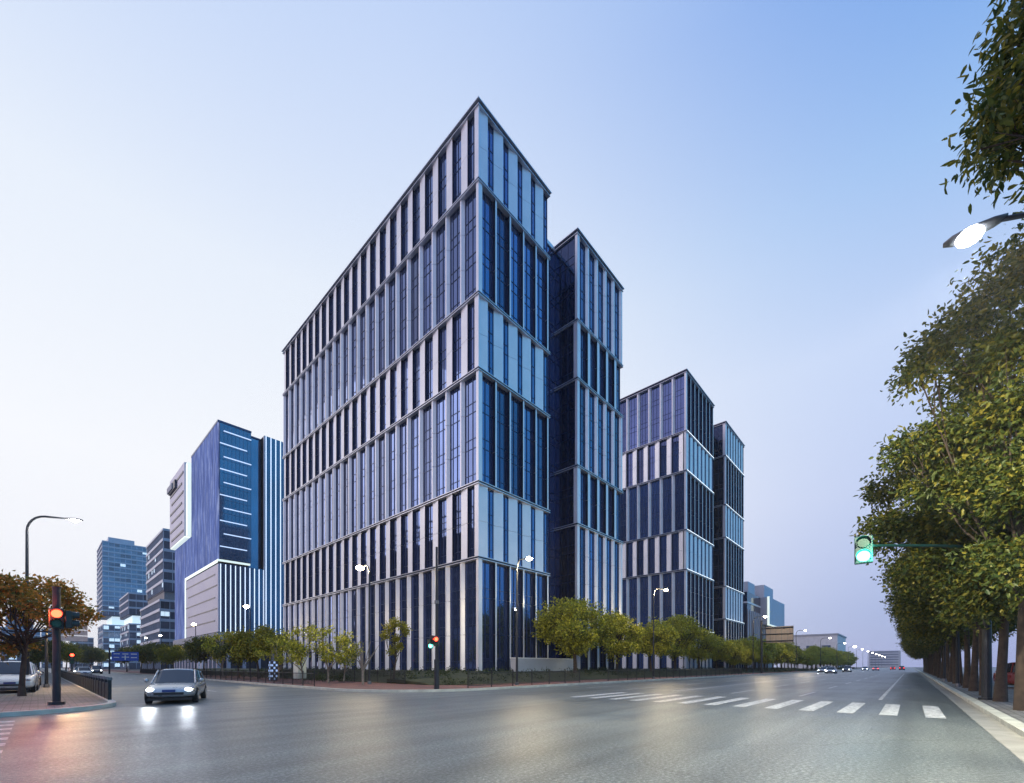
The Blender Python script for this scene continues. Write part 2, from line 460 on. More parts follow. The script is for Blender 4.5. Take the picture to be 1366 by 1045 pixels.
# markings
mb = MB(); zt = .0055
def mark(x0, x1, y0, y1): mb.add([(x0, y0, zt), (x1, y0, zt), (x1, y1, zt), (x0, y1, zt)], [(0, 1, 2, 3)], 'road_paint')
y = -.80
while y < 13.2: mark(18.7, 24.2, y, y + .46); y += 1.12
y = .2
while y < 20: mark(-5.6, -.45, y, y + .45); y += 1.1
mark(27.0, 128, 1.0, 1.15)
for yy in (4.3, 7.7):
    x = 27.5
    while x < 330: mark(x, x + 5, yy, yy + .15); x += 11
for yy in (14.4, 17.7):
    x = 27.5
    while x < 330: mark(x, x + 5, yy, yy + .15); x += 11
mark(27.5, 400, 10.9, 11.03); mark(27.5, 400, 11.25, 11.38)
for yy in (4.3, 7.7, 11.0, 14.4):
    mark(-60, -8, yy, yy + .15)
for xx in (7.5,):
    y = 32
    while y < 260: mark(xx, xx + .14, y, y + 4); y += 9
struct('road_markings', mb, recalc=False)


# ------------------------------------------------------------------ towers
class Facade:
    def __init__(s, ox, oy, dx, dy, nx, ny): s.o = (ox, oy); s.d = (dx, dy); s.n = (nx, ny)
    def pt(s, a, n): return (s.o[0] + s.d[0] * a + s.n[0] * n, s.o[1] + s.d[1] * a + s.n[1] * n)
    def prism(s, mb, poly, z0, z1, m, sides=None): mb.prism([s.pt(a, n) for a, n in poly], z0, z1, m, sides)
    def box(s, mb, a0, a1, n0, n1, z0, z1, m): s.prism(mb, [(a0, n0), (a1, n0), (a1, n1), (a0, n1)], z0, z1, m)
class Parts:
    """collects repeated parts; the 100 that show largest become parts of their own, the rest one part"""
    def __init__(s, root): s.root = root; s.q = {}
    def add(s, name, size, mbs): s.q.setdefault(name, []).append((size, mbs))
    def flush(s, most=100):
        for name, items in s.q.items():
            items.sort(key=lambda t: -t[0])
            for size, mbs in items[:most]:
                o = mbs[0].build(name, s.root)
                for sub, b in mbs[1:]: b.build(sub, o)
            if len(items) > most:
                tot = MB()
                for size, mbs in items[most:]:
                    for b in [mbs[0]] + [q[1] for q in mbs[1:]]:
                        for f, mi in zip(b.f, b.m): pass
                        o = len(tot.v); tot.v += b.v
                        for f, mi in zip(b.f, b.m):
                            tot.f.append(tuple(o + k for k in f)); tot.m.append(tot.mi(b.names[mi]))
                tag(tot.build(name, s.root), kind='stuff')
DEP = .42
BK = .24
def bay(F, P, a, w, z0, z1, spec, gl='tower_glass', first=False, last=False):
    """one bay: a faceted cladding panel and a strip of glazing beside it"""
    kind, pw, nose, light = spec[:4]; DEP = spec[4] if len(spec) > 4 else .42; BK = DEP * .55
    x, y = F.pt(a + w / 2, 0); zc = (z0 + z1) / 2
    size = (z1 - z0) * w / ((x * x + y * y) + zc * zc)
    pan, fr, pn = MB(), MB(), MB()
    if kind == 'L':      # protrudes at its start, slopes back
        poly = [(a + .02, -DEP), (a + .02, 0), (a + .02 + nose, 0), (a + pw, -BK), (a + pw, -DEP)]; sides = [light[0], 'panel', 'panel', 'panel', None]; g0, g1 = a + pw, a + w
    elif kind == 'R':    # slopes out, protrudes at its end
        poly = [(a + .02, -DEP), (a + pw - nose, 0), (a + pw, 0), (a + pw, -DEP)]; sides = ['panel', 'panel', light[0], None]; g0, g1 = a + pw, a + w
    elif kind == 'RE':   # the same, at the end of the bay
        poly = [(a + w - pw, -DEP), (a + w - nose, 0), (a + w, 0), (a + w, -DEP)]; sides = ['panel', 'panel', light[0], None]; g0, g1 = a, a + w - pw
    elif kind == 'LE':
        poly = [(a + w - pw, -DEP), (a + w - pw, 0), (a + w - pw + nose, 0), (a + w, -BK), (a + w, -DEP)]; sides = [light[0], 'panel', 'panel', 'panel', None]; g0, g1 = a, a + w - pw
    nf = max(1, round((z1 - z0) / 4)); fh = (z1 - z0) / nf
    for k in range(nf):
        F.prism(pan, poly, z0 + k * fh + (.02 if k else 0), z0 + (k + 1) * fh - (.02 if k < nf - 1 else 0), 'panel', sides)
    F.box(pan, min(p[0] for p in poly) + .03, max(p[0] for p in poly) - .03, -DEP - .1, -DEP + .004, z0, z1, 'panel_shade')
    P.add('facade_panel', size, [pan])
    # glazing
    n = -DEP - .03
    F.box(pn, g0, g1, n - .06, n, z0, z1, gl)
    gw = g1 - g0
    cols = [g0 + .03, g1 - .03] + ([g0 + gw * .42, g0 + gw * .78] if gw > 1.35 else [g0 + gw * .5])
    for c in cols: F.box(fr, c - .025, c + .025, n - .02, n + .07, z0, z1, 'mullion')
    for k in range(nf):
        for dz in ((.0, 1.05) if k else (1.05,)):
            F.box(fr, g0, g1, n - .02, n + .045, z0 + k * fh + dz - .03, z0 + k * fh + dz + .03, 'mullion')
    F.box(fr, g0, g1, n - .02, n + .07, z1 - .16, z1 - .04, 'mullion')
    P.add('window', size, [fr, ('pane', pn)])
def curtain(F, P, a0, a1, z0, z1, n, gl='tower_glass', name='curtain_wall', step=1.3, fin=.10):
    pn, fr = MB(), MB()
    F.box(pn, a0, a1, n - .06, n, z0, z1, gl)
    k = max(1, round((a1 - a0) / step))
    for i in range(k + 1):
        c = a0 + (a1 - a0) * i / k; c = min(max(c, a0 + .04), a1 - .04)
        F.box(fr, c - .03, c + .03, n - .02, n + fin, z0, z1, 'mullion')
    z = z0
    while z < z1 - .5:
        for dz in (0.02, 1.1): F.box(fr, a0, a1, n - .02, n + .05, z + dz - .03, z + dz + .03, 'mullion')
        z += 4
    o = fr.build(name, P.root); pn.build('pane', o)
def ledges(P, x0, x1, y0, y1, zs, lamps=False):
    for i, z in enumerate(zs):
        mb = MB(); top = i == len(zs) - 1; e = .13
        mb.box(x0 - e, x1 + e, y0 - e, y1 + e, z - .12, z - .05, 'ledge_metal')
        mb.box(x0 - .02, x1 + .02, y0 - .02, y1 + .02, z - .05, z + (.14 if not top else .3), 'panel_shade')
        e2 = e if not top else e + .12
        mb.box(x0 - e2, x1 + e2, y0 - e2, y1 + e2, z + (.14 if not top else .3), z + (.21 if not top else .40), 'ledge_metal')
        mb.build('parapet' if top else 'ledge', P.root)
        if lamps and not top:
            lm = MB(); lm.box(x0 + .2, x1 - .2, y0 - e - .05, y0 - e - .003, z + .16, z + .21, 'ledge_lamp'); lm.build('ledge_light', P.root)
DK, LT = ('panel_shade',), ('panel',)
ZA = [1.1, 13.1, 21.1, 33.1, 41.1, 53.1, 61.1]
ZB = [1.1, 9.1, 21.1, 29.1, 41.1, 49.1, 61.1]
def volume(root, x0, x1, y0, y1, Z, nleft, nfront, left3, left2, front3, front2, name='core', lamps=False, leftc=None):
    P = Parts(root)
    core = MB(); core.box(x0 + .75, x1 - .3, y0 + .75, y1 - .3, -.05, Z[-1] - .05, 'core'); core.build('wall', root)
    sd = MB(); sd.box(x0 + .78, x1, y1 - .28, y1, -.05, Z[-1] - .13, 'side_cladding'); sd.box(x1 - .28, x1, y0 + .78, y1 - .28, -.05, Z[-1] - .13, 'side_cladding')
    sd.build('wall', root)
    FL = Facade(x0, y0, 0, 1, -1, 0); FF = Facade(x0, y0, 1, 0, 0, -1)
    pl = MB(); pl.box(x0 + .1, x1 - .1, y0 + .1, y1 - .1, -.05, 1.0, 'plinth_stone'); pl.build('plinth', root)
    for i in range(len(Z) - 1):
        z0, z1 = Z[i] + (.21 if i else 0), Z[i + 1] - .12
        three = (Z[i + 1] - Z[i]) > 10
        cp = MB()
        if three:
            cp.box(x0, x0 + .55, y0, y0 + .38, z0, z1, 'panel')
        else:
            cp.box(x0, x0 + .12, y0, y0 + .62, z0, z1, 'panel')
        cp.build('corner_post', root)
        if leftc:
            curtain(FL, P, .45, y1 - y0, z0, z1, -.12, leftc, 'side_glazing', 1.2, .05)
        elif nleft:
            w = (y1 - y0 - .42) / nleft
            for k in range(nleft): bay(FL, P, .42 + k * w, w, z0, z1, left3 if three else left2)
        if three:
            w = (x1 - x0 - .55) / nfront
            for k in range(nfront): bay(FF, P, .55 + k * w, w, z0, z1, front3)
        else:
            w = (x1 - x0 - .12) / nfront
            for k in range(nfront): bay(FF, P, .12 + k * w, w, z0, z1, front2)
    P.flush(); ledges(P, x0, x1, y0, y1, Z[1:], lamps)
    return P
def merge_root_parts(): pass

tower = thing('office_tower', 'tallest blue glass office tower with pale upright fins, on the street corner', 'office building', (0, 0, 0))
# one Parts list for both volumes, so the 100 limit counts the whole tower
_flush = Parts.flush
shared = {}
def shared_volume(root, *a, **k):
    q = shared.setdefault(root.name, {})
    def grab(self, most=100):
        for n, it in self.q.items(): q.setdefault(n, []).extend(it)
    Parts.flush = grab; volume(root, *a, **k); Parts.flush = _flush
def finish(root, most=100):
    P = Parts(root); P.q = shared[root.name]; P.flush(most)
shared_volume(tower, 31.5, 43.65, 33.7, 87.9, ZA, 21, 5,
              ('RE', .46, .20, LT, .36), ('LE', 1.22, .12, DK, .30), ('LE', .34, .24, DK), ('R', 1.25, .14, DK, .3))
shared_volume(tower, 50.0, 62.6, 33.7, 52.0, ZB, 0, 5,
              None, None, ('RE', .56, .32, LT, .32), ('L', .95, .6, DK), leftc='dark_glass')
PT = Parts(tower)
FLk = Facade(43.65, 37.6, 1, 0, 0, -1)
lk = MB(); lk.box(43.66, 49.98, 37.8, 52, -.05, 60.8, 'core'); lk.build('wall', tower)
curtain(FLk, PT, .01, 6.5, 1.1, 60.8, -.02, 'tower_glass', 'curtain_wall', 1.3)
lp = MB(); lp.box(43.67, 49.97, 37.45, 52, 60.82, 61.35, 'ledge_metal'); lp.build('parapet', tower)
finish(tower)

t2 = thing('office_tower', 'lower-looking fin-clad glass tower behind the corner tower, lamps glowing along its ledges', 'office building')
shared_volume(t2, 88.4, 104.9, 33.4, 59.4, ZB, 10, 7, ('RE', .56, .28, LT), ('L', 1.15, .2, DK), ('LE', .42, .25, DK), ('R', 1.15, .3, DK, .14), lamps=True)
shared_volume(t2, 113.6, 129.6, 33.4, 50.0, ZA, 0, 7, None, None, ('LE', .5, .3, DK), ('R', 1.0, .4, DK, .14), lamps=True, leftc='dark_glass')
P2 = Parts(t2); F2 = Facade(104.9, 37.6, 1, 0, 0, -1)
lk = MB(); lk.box(104.92, 113.58, 37.8, 50, -.05, 60.8, 'core'); lk.build('wall', t2)
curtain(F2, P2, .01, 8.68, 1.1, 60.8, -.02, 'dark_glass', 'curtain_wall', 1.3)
lp = MB(); lp.box(104.93, 113.57, 37.45, 50, 60.82, 61.35, 'ledge_metal'); lp.build('parapet', t2)
finish(t2)

# ------------------------------------------------------------------ the LED-lit block
E = thing('office_block', 'blue office block with an LED screen wall and glowing white upright light strips', 'office building')
X0, Y0 = 31.5, 132.0
def part(name, fn, parent, **kw):
    mb = MB(); fn(mb); return mb.build(name, parent, **kw)
part('wall', lambda m: (m.box(X0 + .3, 39.1, Y0 + .3, 161, 29.4, 64.8, 'core'), m.box(39.1, 42.2, Y0 + 2.2, 180, 10.5, 64.6, 'core'),
     m.box(42.2, 56, Y0 + .3, 180, 10.5, 65.2, 'core'), m.box(X0 + 3, 42.2, 160, 184.5, 10.5, 63, 'core'), m.box(X0 + .3, 42.2, Y0 + .3, 169, 10.5, 27.4, 'core')), E)
fe = Facade(X0, Y0, 1, 0, 0, -1); fl = Facade(X0, Y0, 0, 1, -1, 0)
part('led_screen', lambda m: (m.box(X0 - .02, X0 + .3, Y0 + .35, 161, 29.4, 64.9, 'led_wall'), m.box(X0 - .02, X0 + .3, 161.01, 169.5, 29.4, 41.0, 'led_wall'),
     m.box(X0 - .02, X0 + .3, 169.51, 184.6, 9.5, 41.0, 'led_wall')), E)
def pane_front(m): fe.box(m, .32, 7.6, -.2, .0, 29.6, 64.8, 'block_glass')
o = part('window', pane_front, E)
def grid(m):
    for i in range(9): fe.box(m, .35 + i * .9, .4 + i * .9, 0, .05, 29.6, 64.8, 'mullion')
    for i in range(10): fe.box(m, .32, 7.6, 0, .04, 31 + i * 3.5, 31.06 + i * 3.5, 'mullion')
part('frame', grid, o)
part('window', lambda m: m.box(39.1, 42.2, Y0 + 2.0, Y0 + 2.2, 10.6, 64.5, 'block_glass'), E)
for i in range(10):
    z = 62.8 - i * 3.35; a = (1.2, 7.6) if i % 2 == 0 else (.35, 6.6)
    part('light_strip', lambda m: fe.box(m, a[0], a[1], .05, .22, z, z + .22, 'led_soft'), E)
part('parapet', lambda m: (m.box(X0 - .1, 39.2, Y0 - .05, 161.05, 64.9, 65.4, 'mullion'), m.box(39.2, 56.1, Y0 + 1.9, 180, 64.7, 65.1, 'mullion')), E)
# soffit light under the raised volume
part('soffit_light', lambda m: (m.box(X0 - .1, 38.9, Y0 - .1, Y0 + .25, 28.85, 29.35, 'led_cream'), m.box(X0 - .1, X0 + .0, Y0 + .25, 169.4, 28.5, 29.35, 'led_cream'),
     m.box(X0 - .1, X0 + .05, 168.2, 169.45, 9.6, 28.5, 'led_cream')), E)
part('cladding', lambda m: m.box(X0 + .02, X0 + .3, Y0 + .1, 168.5, 10.6, 28.2, 'lilac_cladding'), E)
for i in range(5):
    part('slot', lambda m: m.box(X0 - .05, X0 + .06, Y0 + (1 if i % 2 else 3), 168.2 - (3 if i % 2 else 0), 13.4 + i * 3.05, 13.75 + i * 3.05, 'slot_dark'), E)
part('cladding', lambda m: m.box(X0 - 1.3, X0 + 3, 163.5, 185, 41.5, 64.0, 'lilac_cladding'), E)
for i in range(7):
    part('slot', lambda m: m.box(X0 - 1.45, X0 - 1.25, 164.6 + (2 if i % 2 else 0), 184 - (0 if i % 2 else 2), 43.0 + i * 3.0, 43.6 + i * 3.0, 'slot_dark'), E)
part('soffit_light', lambda m: (m.box(X0 - .9, X0 + 3, 161.6, 163.45, 41.3, 63.5, 'led_cream'), m.box(X0 - 1.2, X0 + 2, 163.5, 184.5, 41.05, 41.45, 'led_cream')), E)
part('roof_unit', lambda m: (m.box(X0 - 1.9, X0 - 1.3, 174, 184, 59.0, 61.6, 'slot_dark'), m.box(X0 - 2.2, X0 - 1.9, 177, 184.5, 59.4, 61.2, 'grey_wall')), E)
# vertical strips
part('wall', lambda m: (m.box(X0 + .32, 42.1, Y0 + .1, Y0 + .35, 10.5, 28.4, 'block_glass'), m.box(42.3, 56, Y0 - .5, Y0 + .35, 10.5, 65.3, 'block_glass'), m.box(42.2, 42.3, Y0 - .5, Y0 + 2, 10.5, 65.3, 'white_wall')), E)
for i in range(10):
    a = .45 + i * 1.13
    part('light_strip', lambda m: m.box(X0 + a, X0 + a + .17, Y0 - .1, Y0 + .08, 10.5, 28.2, 'led_white'), E)
for i in range(10):
    a = 42.55 + i * 1.25
    part('light_strip', lambda m: m.box(a, a + .16, Y0 - .72, Y0 - .52, 10.5, 65.2, 'led_white'), E)
part('podium', lambda m: (m.box(X0 + 1.5, 56, Y0 + 1.5, 184, -.05, 10.4, 'slot_dark'), m.box(X0 - .4, 56.3, Y0 - .6, 185.3, 8.6, 10.35, 'grey_wall')), E)
for i in range(14):
    part('column', lambda m: m.box(X0, X0 + .8, Y0 + 1 + i * 4, Y0 + 2.1 + i * 4, -.05, 8.6, 'lilac_cladding'), E)
for i in range(7):
    part('column', lambda m: m.box(X0 + 2 + i * 3.6, X0 + 2.8 + i * 3.6, Y0, Y0 + .8, -.05, 8.6, 'lilac_cladding'), E)
part('lit_panel', lambda m: m.box(X0 + 1.35, X0 + 1.48, Y0 + 14, Y0 + 21, .4, 8, 'room_light'), E)

# ------------------------------------------------------------------ banded office blocks further away
def banded(root, x0, x1, y0, y1, z0, z1, fh=4.0, bayw=2.2, lit=.0, seed=1, gl='far_glass', band='slab_edge', bandh=.9, last=True):
    g = random.Random(seed); P = Parts(root)
    part('wall', lambda m: m.box(x0 + .3, x1 - .1, y0 + .3, y1 - .1, z0, z1 - .1, 'core'), root)
    nf = max(1, round((z1 - z0) / fh)); fh = (z1 - z0) / nf
    n = int((x1 - x0) / bayw); m_ = int((y1 - y0) / bayw)
    FF = Facade(x0, y0, 1, 0, 0, -1); FL = Facade(x0, y0, 0, 1, -1, 0)
    for k in range(nf):
        a = z0 + k * fh; za, zb = a + bandh * .45, a + fh - bandh * .45
        for F, cnt, ln in ((FF, n, x1 - x0), (FL, m_, y1 - y0)):
            w = (ln - .1) / cnt
            for i in range(cnt):
                c = .05 + i * w; fr, pn = MB(), MB()
                F.box(fr, c, c + .16, -.2, 0, za, zb, band)
                F.box(fr, c + w * .5 - .03, c + w * .5 + .03, -.2, -.05, za, zb, 'mullion')
                lt = g.random() < lit
                F.box(pn, c + .1, c + w + .05, -.24, -.12, za, zb, gl)
                if lt: F.box(pn, c + .25, c + w - .05, -.115, -.09, a + fh * g.uniform(.3, .55), zb, 'room_light')
                px, py = F.pt(c, 0)
                P.add('window', (w * fh) * (1 + .4 * lt) * (abs(F.n[1]) * .6 + .4) * (1 + .1 * k), [fr, ('pane', pn)])
        part('floor_band', lambda m: m.box(x0 - .12, x1 + .1, y0 - .12, y1 + .1, a + fh - bandh * .5, a + fh + (bandh * .5 if k < nf - 1 else .3), band), root)
    if last:
        q = shared.setdefault(root.name, {})
        for nme, it in P.q.items(): q.setdefault(nme, []).extend(it)
BLOCKS = []
Fb = thing('office_block', 'slate-blue office tower of many even storeys above a glowing gap, far down the side street', 'office building')
banded(Fb, 28, 50.6, 384, 423, 34.5, 82.5, 3.2, 2.6, .04, 3)
part('roof_unit', lambda m: m.box(31, 44, 386, 410, 82.8, 86, 'slab_edge'), Fb)
part('lit_panel', lambda m: m.box(33, 48, 388, 420, 28.5, 34.4, 'room_light'), Fb)
banded(Fb, 28.4, 50, 384.4, 422, 0, 28.4, 4, 2.6, .30, 4)
G = thing('office_block', 'banded blue office block with a projecting lower half next to the LED-lit block', 'office building')
banded(G, 33, 50, 215, 254, 31, 55.2, 4, 2.6, .04, 5, bandh=1.1)
part('lit_panel', lambda m: m.box(37.4, 39.8, 214.8, 214.86, 50.5, 54.5, 'led_soft'), G)
part('soffit', lambda m: m.box(33.5, 50, 216, 254, 27.2, 30.9, 'plinth_stone'), G)
banded(G, 31.4, 49, 211, 258, 0, 27, 4, 2.6, .05, 6, bandh=1.1)
H = thing('office_block', 'low glass office block with a bright lit storey between two taller blue towers', 'office building')
banded(H, 30.8, 42, 290, 326, 27.5, 38.6, 3.7, 2.6, .0, 8, bandh=.9)
part('lit_panel', lambda m: m.box(32.5, 42, 292, 324, 23.2, 27.4, 'room_light'), H)
banded(H, 31.0, 42, 290.4, 325, 0, 23, 3.9, 2.6, .28, 9, bandh=.9)
far = thing('apartment_block', 'small hazy blue building at the far end of the side street', 'building')
banded(far, 17, 30, 480, 500, 0, 24, 4, 3, .08, 10)
far2 = thing('apartment_block', 'wide low hazy block beneath the far end of the side street', 'building')
banded(far2, 2, 15, 560, 590, 0, 34, 4, 3, .03, 12)
far3 = thing('apartment_block', 'hazy stepped block glimpsed behind the red traffic light', 'building')
banded(far3, -16, 1, 420, 450, 0, 26, 4, 3, .03, 13)
banded(far3, -14, -2, 424, 448, 26.4, 36, 4, 3, .0, 13)
W = thing('house', 'grey-roofed low building behind the autumn tree', 'building')
part('wall', lambda m: m.box(-22, -4.2, 62, 80, -.05, 6.8, 'white_wall'), W)
part('roof', lambda m: m.prism([(-22.6, 61.4), (-3.6, 61.4), (-3.6, 80.6), (-22.6, 80.6)], 6.8, 10.6, 'grey_wall'), W)
for i in range(5): part('window', lambda m: m.box(-20.5 + i * 3.4, -19 + i * 3.4, 61.94, 62.02, 1.2, 3, 'far_glass'), W)

# right-hand distance
I = thing('office_block', 'dark glass block with a cantilevered grey box edged by a white light', 'office building')
part('wall', lambda m: m.box(147, 172, 37, 60, -.05, 24.5, 'dark_glass'), I)
for i in range(10): part('fin', lambda m: m.box(147.3 + i * 2.5, 147.9 + i * 2.5, 36.7, 37, 0, 19, 'slab_edge'), I)
part('ledge', lambda m: m.box(146.8, 172.2, 36.8, 60, 21.0, 21.5, 'ledge_metal'), I)
part('wing', lambda m: m.box(172, 186, 38, 60, -.05, 17, 'grey_wall'), I)
part('upper_box', lambda m: m.box(163, 187, 34.5, 58, 15.5, 24.5, 'slab_edge'), I)
part('edge_light', lambda m: m.box(162.6, 163, 34.3, 34.9, 15.4, 24.6, 'led_cream'), I)
part('soffit_light', lambda m: m.box(163, 184, 34.3, 35, 15.2, 15.45, 'led_cream'), I)
part('roof_unit', lambda m: (m.box(152, 160, 38, 50, 24.5, 28.5, 'slab_edge'), m.box(168, 181, 37, 56, 24.5, 29.5, 'slab_edge')), I)
J = thing('warehouse', 'long low white-walled building at the far end of the tree row', 'building')
part('wall', lambda m: m.box(290, 330, 29, 56, -.05, 18.5, 'white_wall'), J)
part('roof', lambda m: m.box(289.6, 331, 28.6, 56.4, 18.5, 19.3, 'grey_wall'), J)
for i in range(3): part('window', lambda m: m.box(289.9, 290.01, 32 + i * 7, 36 + i * 7, 7, 13, 'far_glass'), J)
K = thing('office_block', 'pale blue slab on the horizon where the main road ends', 'building')
part('wall', lambda m: m.box(900, 940, 12, 50, -.05, 26, 'grey_wall'), K)
for i in range(6): part('window', lambda m: m.box(899.9, 900.02, 14, 48, 3 + i * 4, 5 + i * 4, 'far_glass'), K)
# across the road, off the edge of the frame: what the lower glazing mirrors
M1 = thing('office_block', 'dark office block with an open steel frame on its roof', 'office building')
banded(M1, -50, -14, 84, 150, 0, 38, 4, 3, .0, 14, gl='dark_glass', band='plinth_stone')
part('roof_frame', lambda m: ([m.box(-14.6, -14.2, 85 + 8 * i, 85.4 + 8 * i, 38.3, 44, 'steel_frame') for i in range(9)],
     [m.box(-14.6, -14.2, 84, 150, z, z + .3, 'steel_frame') for z in (40.5, 43.8)]), M1)
# low buildings behind the parked cars
for i, (xa, xb, ya, yb, h, lab, mt) in enumerate([(58, 92, -34, -24, 4.6, 'low grey shed behind the parked cars', 'grey_wall'), (100, 150, -40, -22, 7.5, 'pale two-storey row behind the roadside trees', 'white_wall'), (34, 54, -40, -28, 5.0, 'brick-red low house behind the parked cars', 'pavers_red')]):
    o = thing('shed', lab, 'building')
    part('wall', lambda m: m.box(xa, xb, ya, yb, -.05, h, mt), o)
    part('roof', lambda m: m.box(xa - .4, xb + .4, ya - .4, yb + .4, h, h + .35, 'roof_grey'), o)
    for k in range(5): part('window', lambda m: m.box(xa + 2 + k * (xb - xa) / 5.5, xa + 4 + k * (xb - xa) / 5.5, yb - .02, yb + .03, 1.2, 2.8, 'far_glass'), o)
for o in (Fb, G, H, far, far2, far3, M1): finish(o)
# ------------------------------------------------------------------ street trees
# row on the near pavement, seen from below
NEAR = []
for sd in (11, 12, 13):
    cl = crown_clumps(sd, 4.2, 12.8, 3.9, 38, 30000, (.8, 1.35), 'dome')
    NEAR.append(tree_proto('t', 'trunk', 'crown', sd, 7.6, .19, cl, .20, .062, 'leaf_near'))
ORD = ['first', 'second', 'third', 'fourth', 'fifth', 'sixth', 'seventh', 'eighth', 'ninth', 'tenth', 'eleventh', 'twelfth', 'thirteenth', 'fourteenth', 'fifteenth',
       'sixteenth', 'seventeenth', 'eighteenth', 'nineteenth', 'twentieth', 'twenty-first', 'twenty-second', 'twenty-third', 'twenty-fourth', 'twenty-fifth', 'twenty-sixth', 'twenty-seventh', 'twenty-eighth', 'twenty-ninth', 'thirtieth']
# the two first trees have crowns of their own, after their outlines
def custom_near(spec, seed, total, L=.17, W=.052):
    k = total / sum(c[3] ** 2 for c in spec)
    return [(*c[:3], c[3], c[3] * 1.05, c[3] * .72, int(k * c[3] ** 2)) for c in spec]
def P2W(px, py, D):
    x, y = at_px(px, D=D); return (x, y, CAM_H + (889 - py) / 580 * D)
def clumps_at(base, lst):
    out = []
    for px, py, D, r in lst:
        p = P2W(px, py, D); out.append((p[0] - base[0], p[1] - base[1], p[2] - base[2], r))
    return out
b1 = (22.2, -2.75, .13)
cl1 = custom_near(clumps_at(b1, [(1225, 500, 15.6, .75), (1262, 455, 15.2, 1.0), (1300, 425, 15, 1.1), (1345, 380, 14.6, 1.15), (1390, 330, 14, 1.4), (1240, 475, 16.4, .8), (1300, 490, 15.5, 1.1), (1350, 460, 14, 1.3),
     (1290, 560, 15.5, 1.15), (1240, 590, 16, .95), (1205, 600, 16, .7), (1340, 560, 14.5, 1.3), (1400, 520, 13.5, 1.5), (1420, 430, 13.5, 1.5), (1290, 640, 15, 1.1), (1345, 660, 14, 1.2), (1240, 650, 16, .9), (1400, 640, 13, 1.3), (1330, 740, 14, .9), (1380, 760, 13, 1.1), (1440, 600, 12.5, 1.4), (1310, 520, 16.5, 1.2), (1370, 610, 16, 1.2)]), 1, 29000)
b2 = (27.1, -2.75, .13)
cl2 = custom_near(clumps_at(b2, [(1172, 700, 20.5, .85), (1190, 650, 20.5, 1.1), (1225, 610, 20, 1.3), (1270, 590, 19.5, 1.6), (1210, 700, 20, 1.3), (1255, 690, 19, 1.5), (1300, 680, 18, 1.6), (1240, 750, 19.5, 1.3), (1285, 760, 18.5, 1.5),
     (1330, 780, 17.5, 1.4), (1350, 700, 18, 1.6), (1330, 600, 19, 1.6), (1215, 770, 21, 1.0), (1300, 810, 18.5, 1.1), (1250, 640, 21.5, 1.4), (1310, 720, 20.5, 1.5), (1380, 780, 17, 1.3), (1175, 725, 20.8, .6)]), 2, 28000)
g_near = 'roadside trees along the near pavement'
x = 32.2; spots = [22.2, 27.1] + [32.2 + 5.05 * i for i in range(28)]
for i, x in enumerate(spots):
    lab = '%s leafy roadside tree from the crosswalk, on the near kerb' % ORD[i]
    if i == 0: ms = tree_proto('t', 'trunk', 'crown', 31, 8.5, .17, cl1, .17, .045, 'leaf_near', fork=.4, hexa=True); rz = 0; sc = 1
    elif i == 1: ms = tree_proto('t', 'trunk', 'crown', 32, 7.4, .17, cl2, .19, .052, 'leaf_near', fork=.5, hexa=True); rz = 0; sc = 1
    else: ms = NEAR[i % 3]; rz = rnd.uniform(0, 6.28); sc = rnd.uniform(.86, .98) if i > 3 else .9
    plant_tree('street_tree', ms, (x, -2.75 + rnd.uniform(-.06, .06) if i > 1 else -2.75, .13), rz, lab, group=g_near, scale=sc)
# the overhanging tree beside the camera
b0 = (9.2, -3.9, .0)
lst = [(1362, 60, 6.6, .36), (1345, 120, 6.5, .38), (1322, 168, 6.4, .36), (1308, 200, 6.3, .20), (1352, 195, 6.5, .36), (1385, 120, 6.5, .6), (1400, 30, 6.5, .6), (1360, 10, 6.9, .32), (1420, 220, 6.3, .4), (1450, 100, 6, .8), (1500, 40, 6, .9), (1345, 215, 6.4, .2)]
cl0 = custom_near(clumps_at(b0, lst), 3, 6800)
cl0 += [(x_, y_, z_, r, r, r * .8, 700) for x_, y_, z_, r in ((.4, -1.2, 10.5, 1.2), (-.6, -2, 9.4, 1.2), (1.5, -2.2, 9.8, 1.3), (.8, -.6, 11.8, 1.1))]
plant_tree('street_tree', tree_proto('t', 'trunk', 'crown', 41, 9.5, .19, cl0, .135, .027, 'leaf_near', fork=.7, limb=.22, hexa=True), b0, 0, 'leafy branch reaching over the road above the bright street lamp', group=g_near)

# rounded trees in front of the towers
RND = []
for sd in (51, 52, 53):
    cl = crown_clumps(sd, 3.1, 7.5, 3.1, 30, 15000, (.85, 1.3), 'round')
    RND.append(tree_proto('t', 'trunk', 'crown', sd, 4.6, .20, cl, .21, .085, 'leaf_round'))
g_r = 'rounded trees along the far pavement'
for i in range(30):
    x = 42.4 + 9.8 * i + rnd.uniform(-.6, .6)
    s = [1.06, .98, .98, 1.12, .95, .85, .8, .9][i % 8]
    plant_tree('pavement_tree', RND[i % 3], (x, 28.6 if i < 14 else 26.5, .35), rnd.uniform(0, 6.28), '%s rounded tree from the corner tower, clipped crown over the far pavement' % ORD[i], group=g_r, scale=(s * 1.12, s * 1.12, s * 1.04))
    if i > 4:
        plant_tree('pavement_tree', RND[(i + 1) % 3], (x + 4.9, 26.8, .3), rnd.uniform(0, 6.28), 'smaller rounded tree filling the gap after the %s rounded tree' % ORD[i], group=g_r, scale=s * .82)

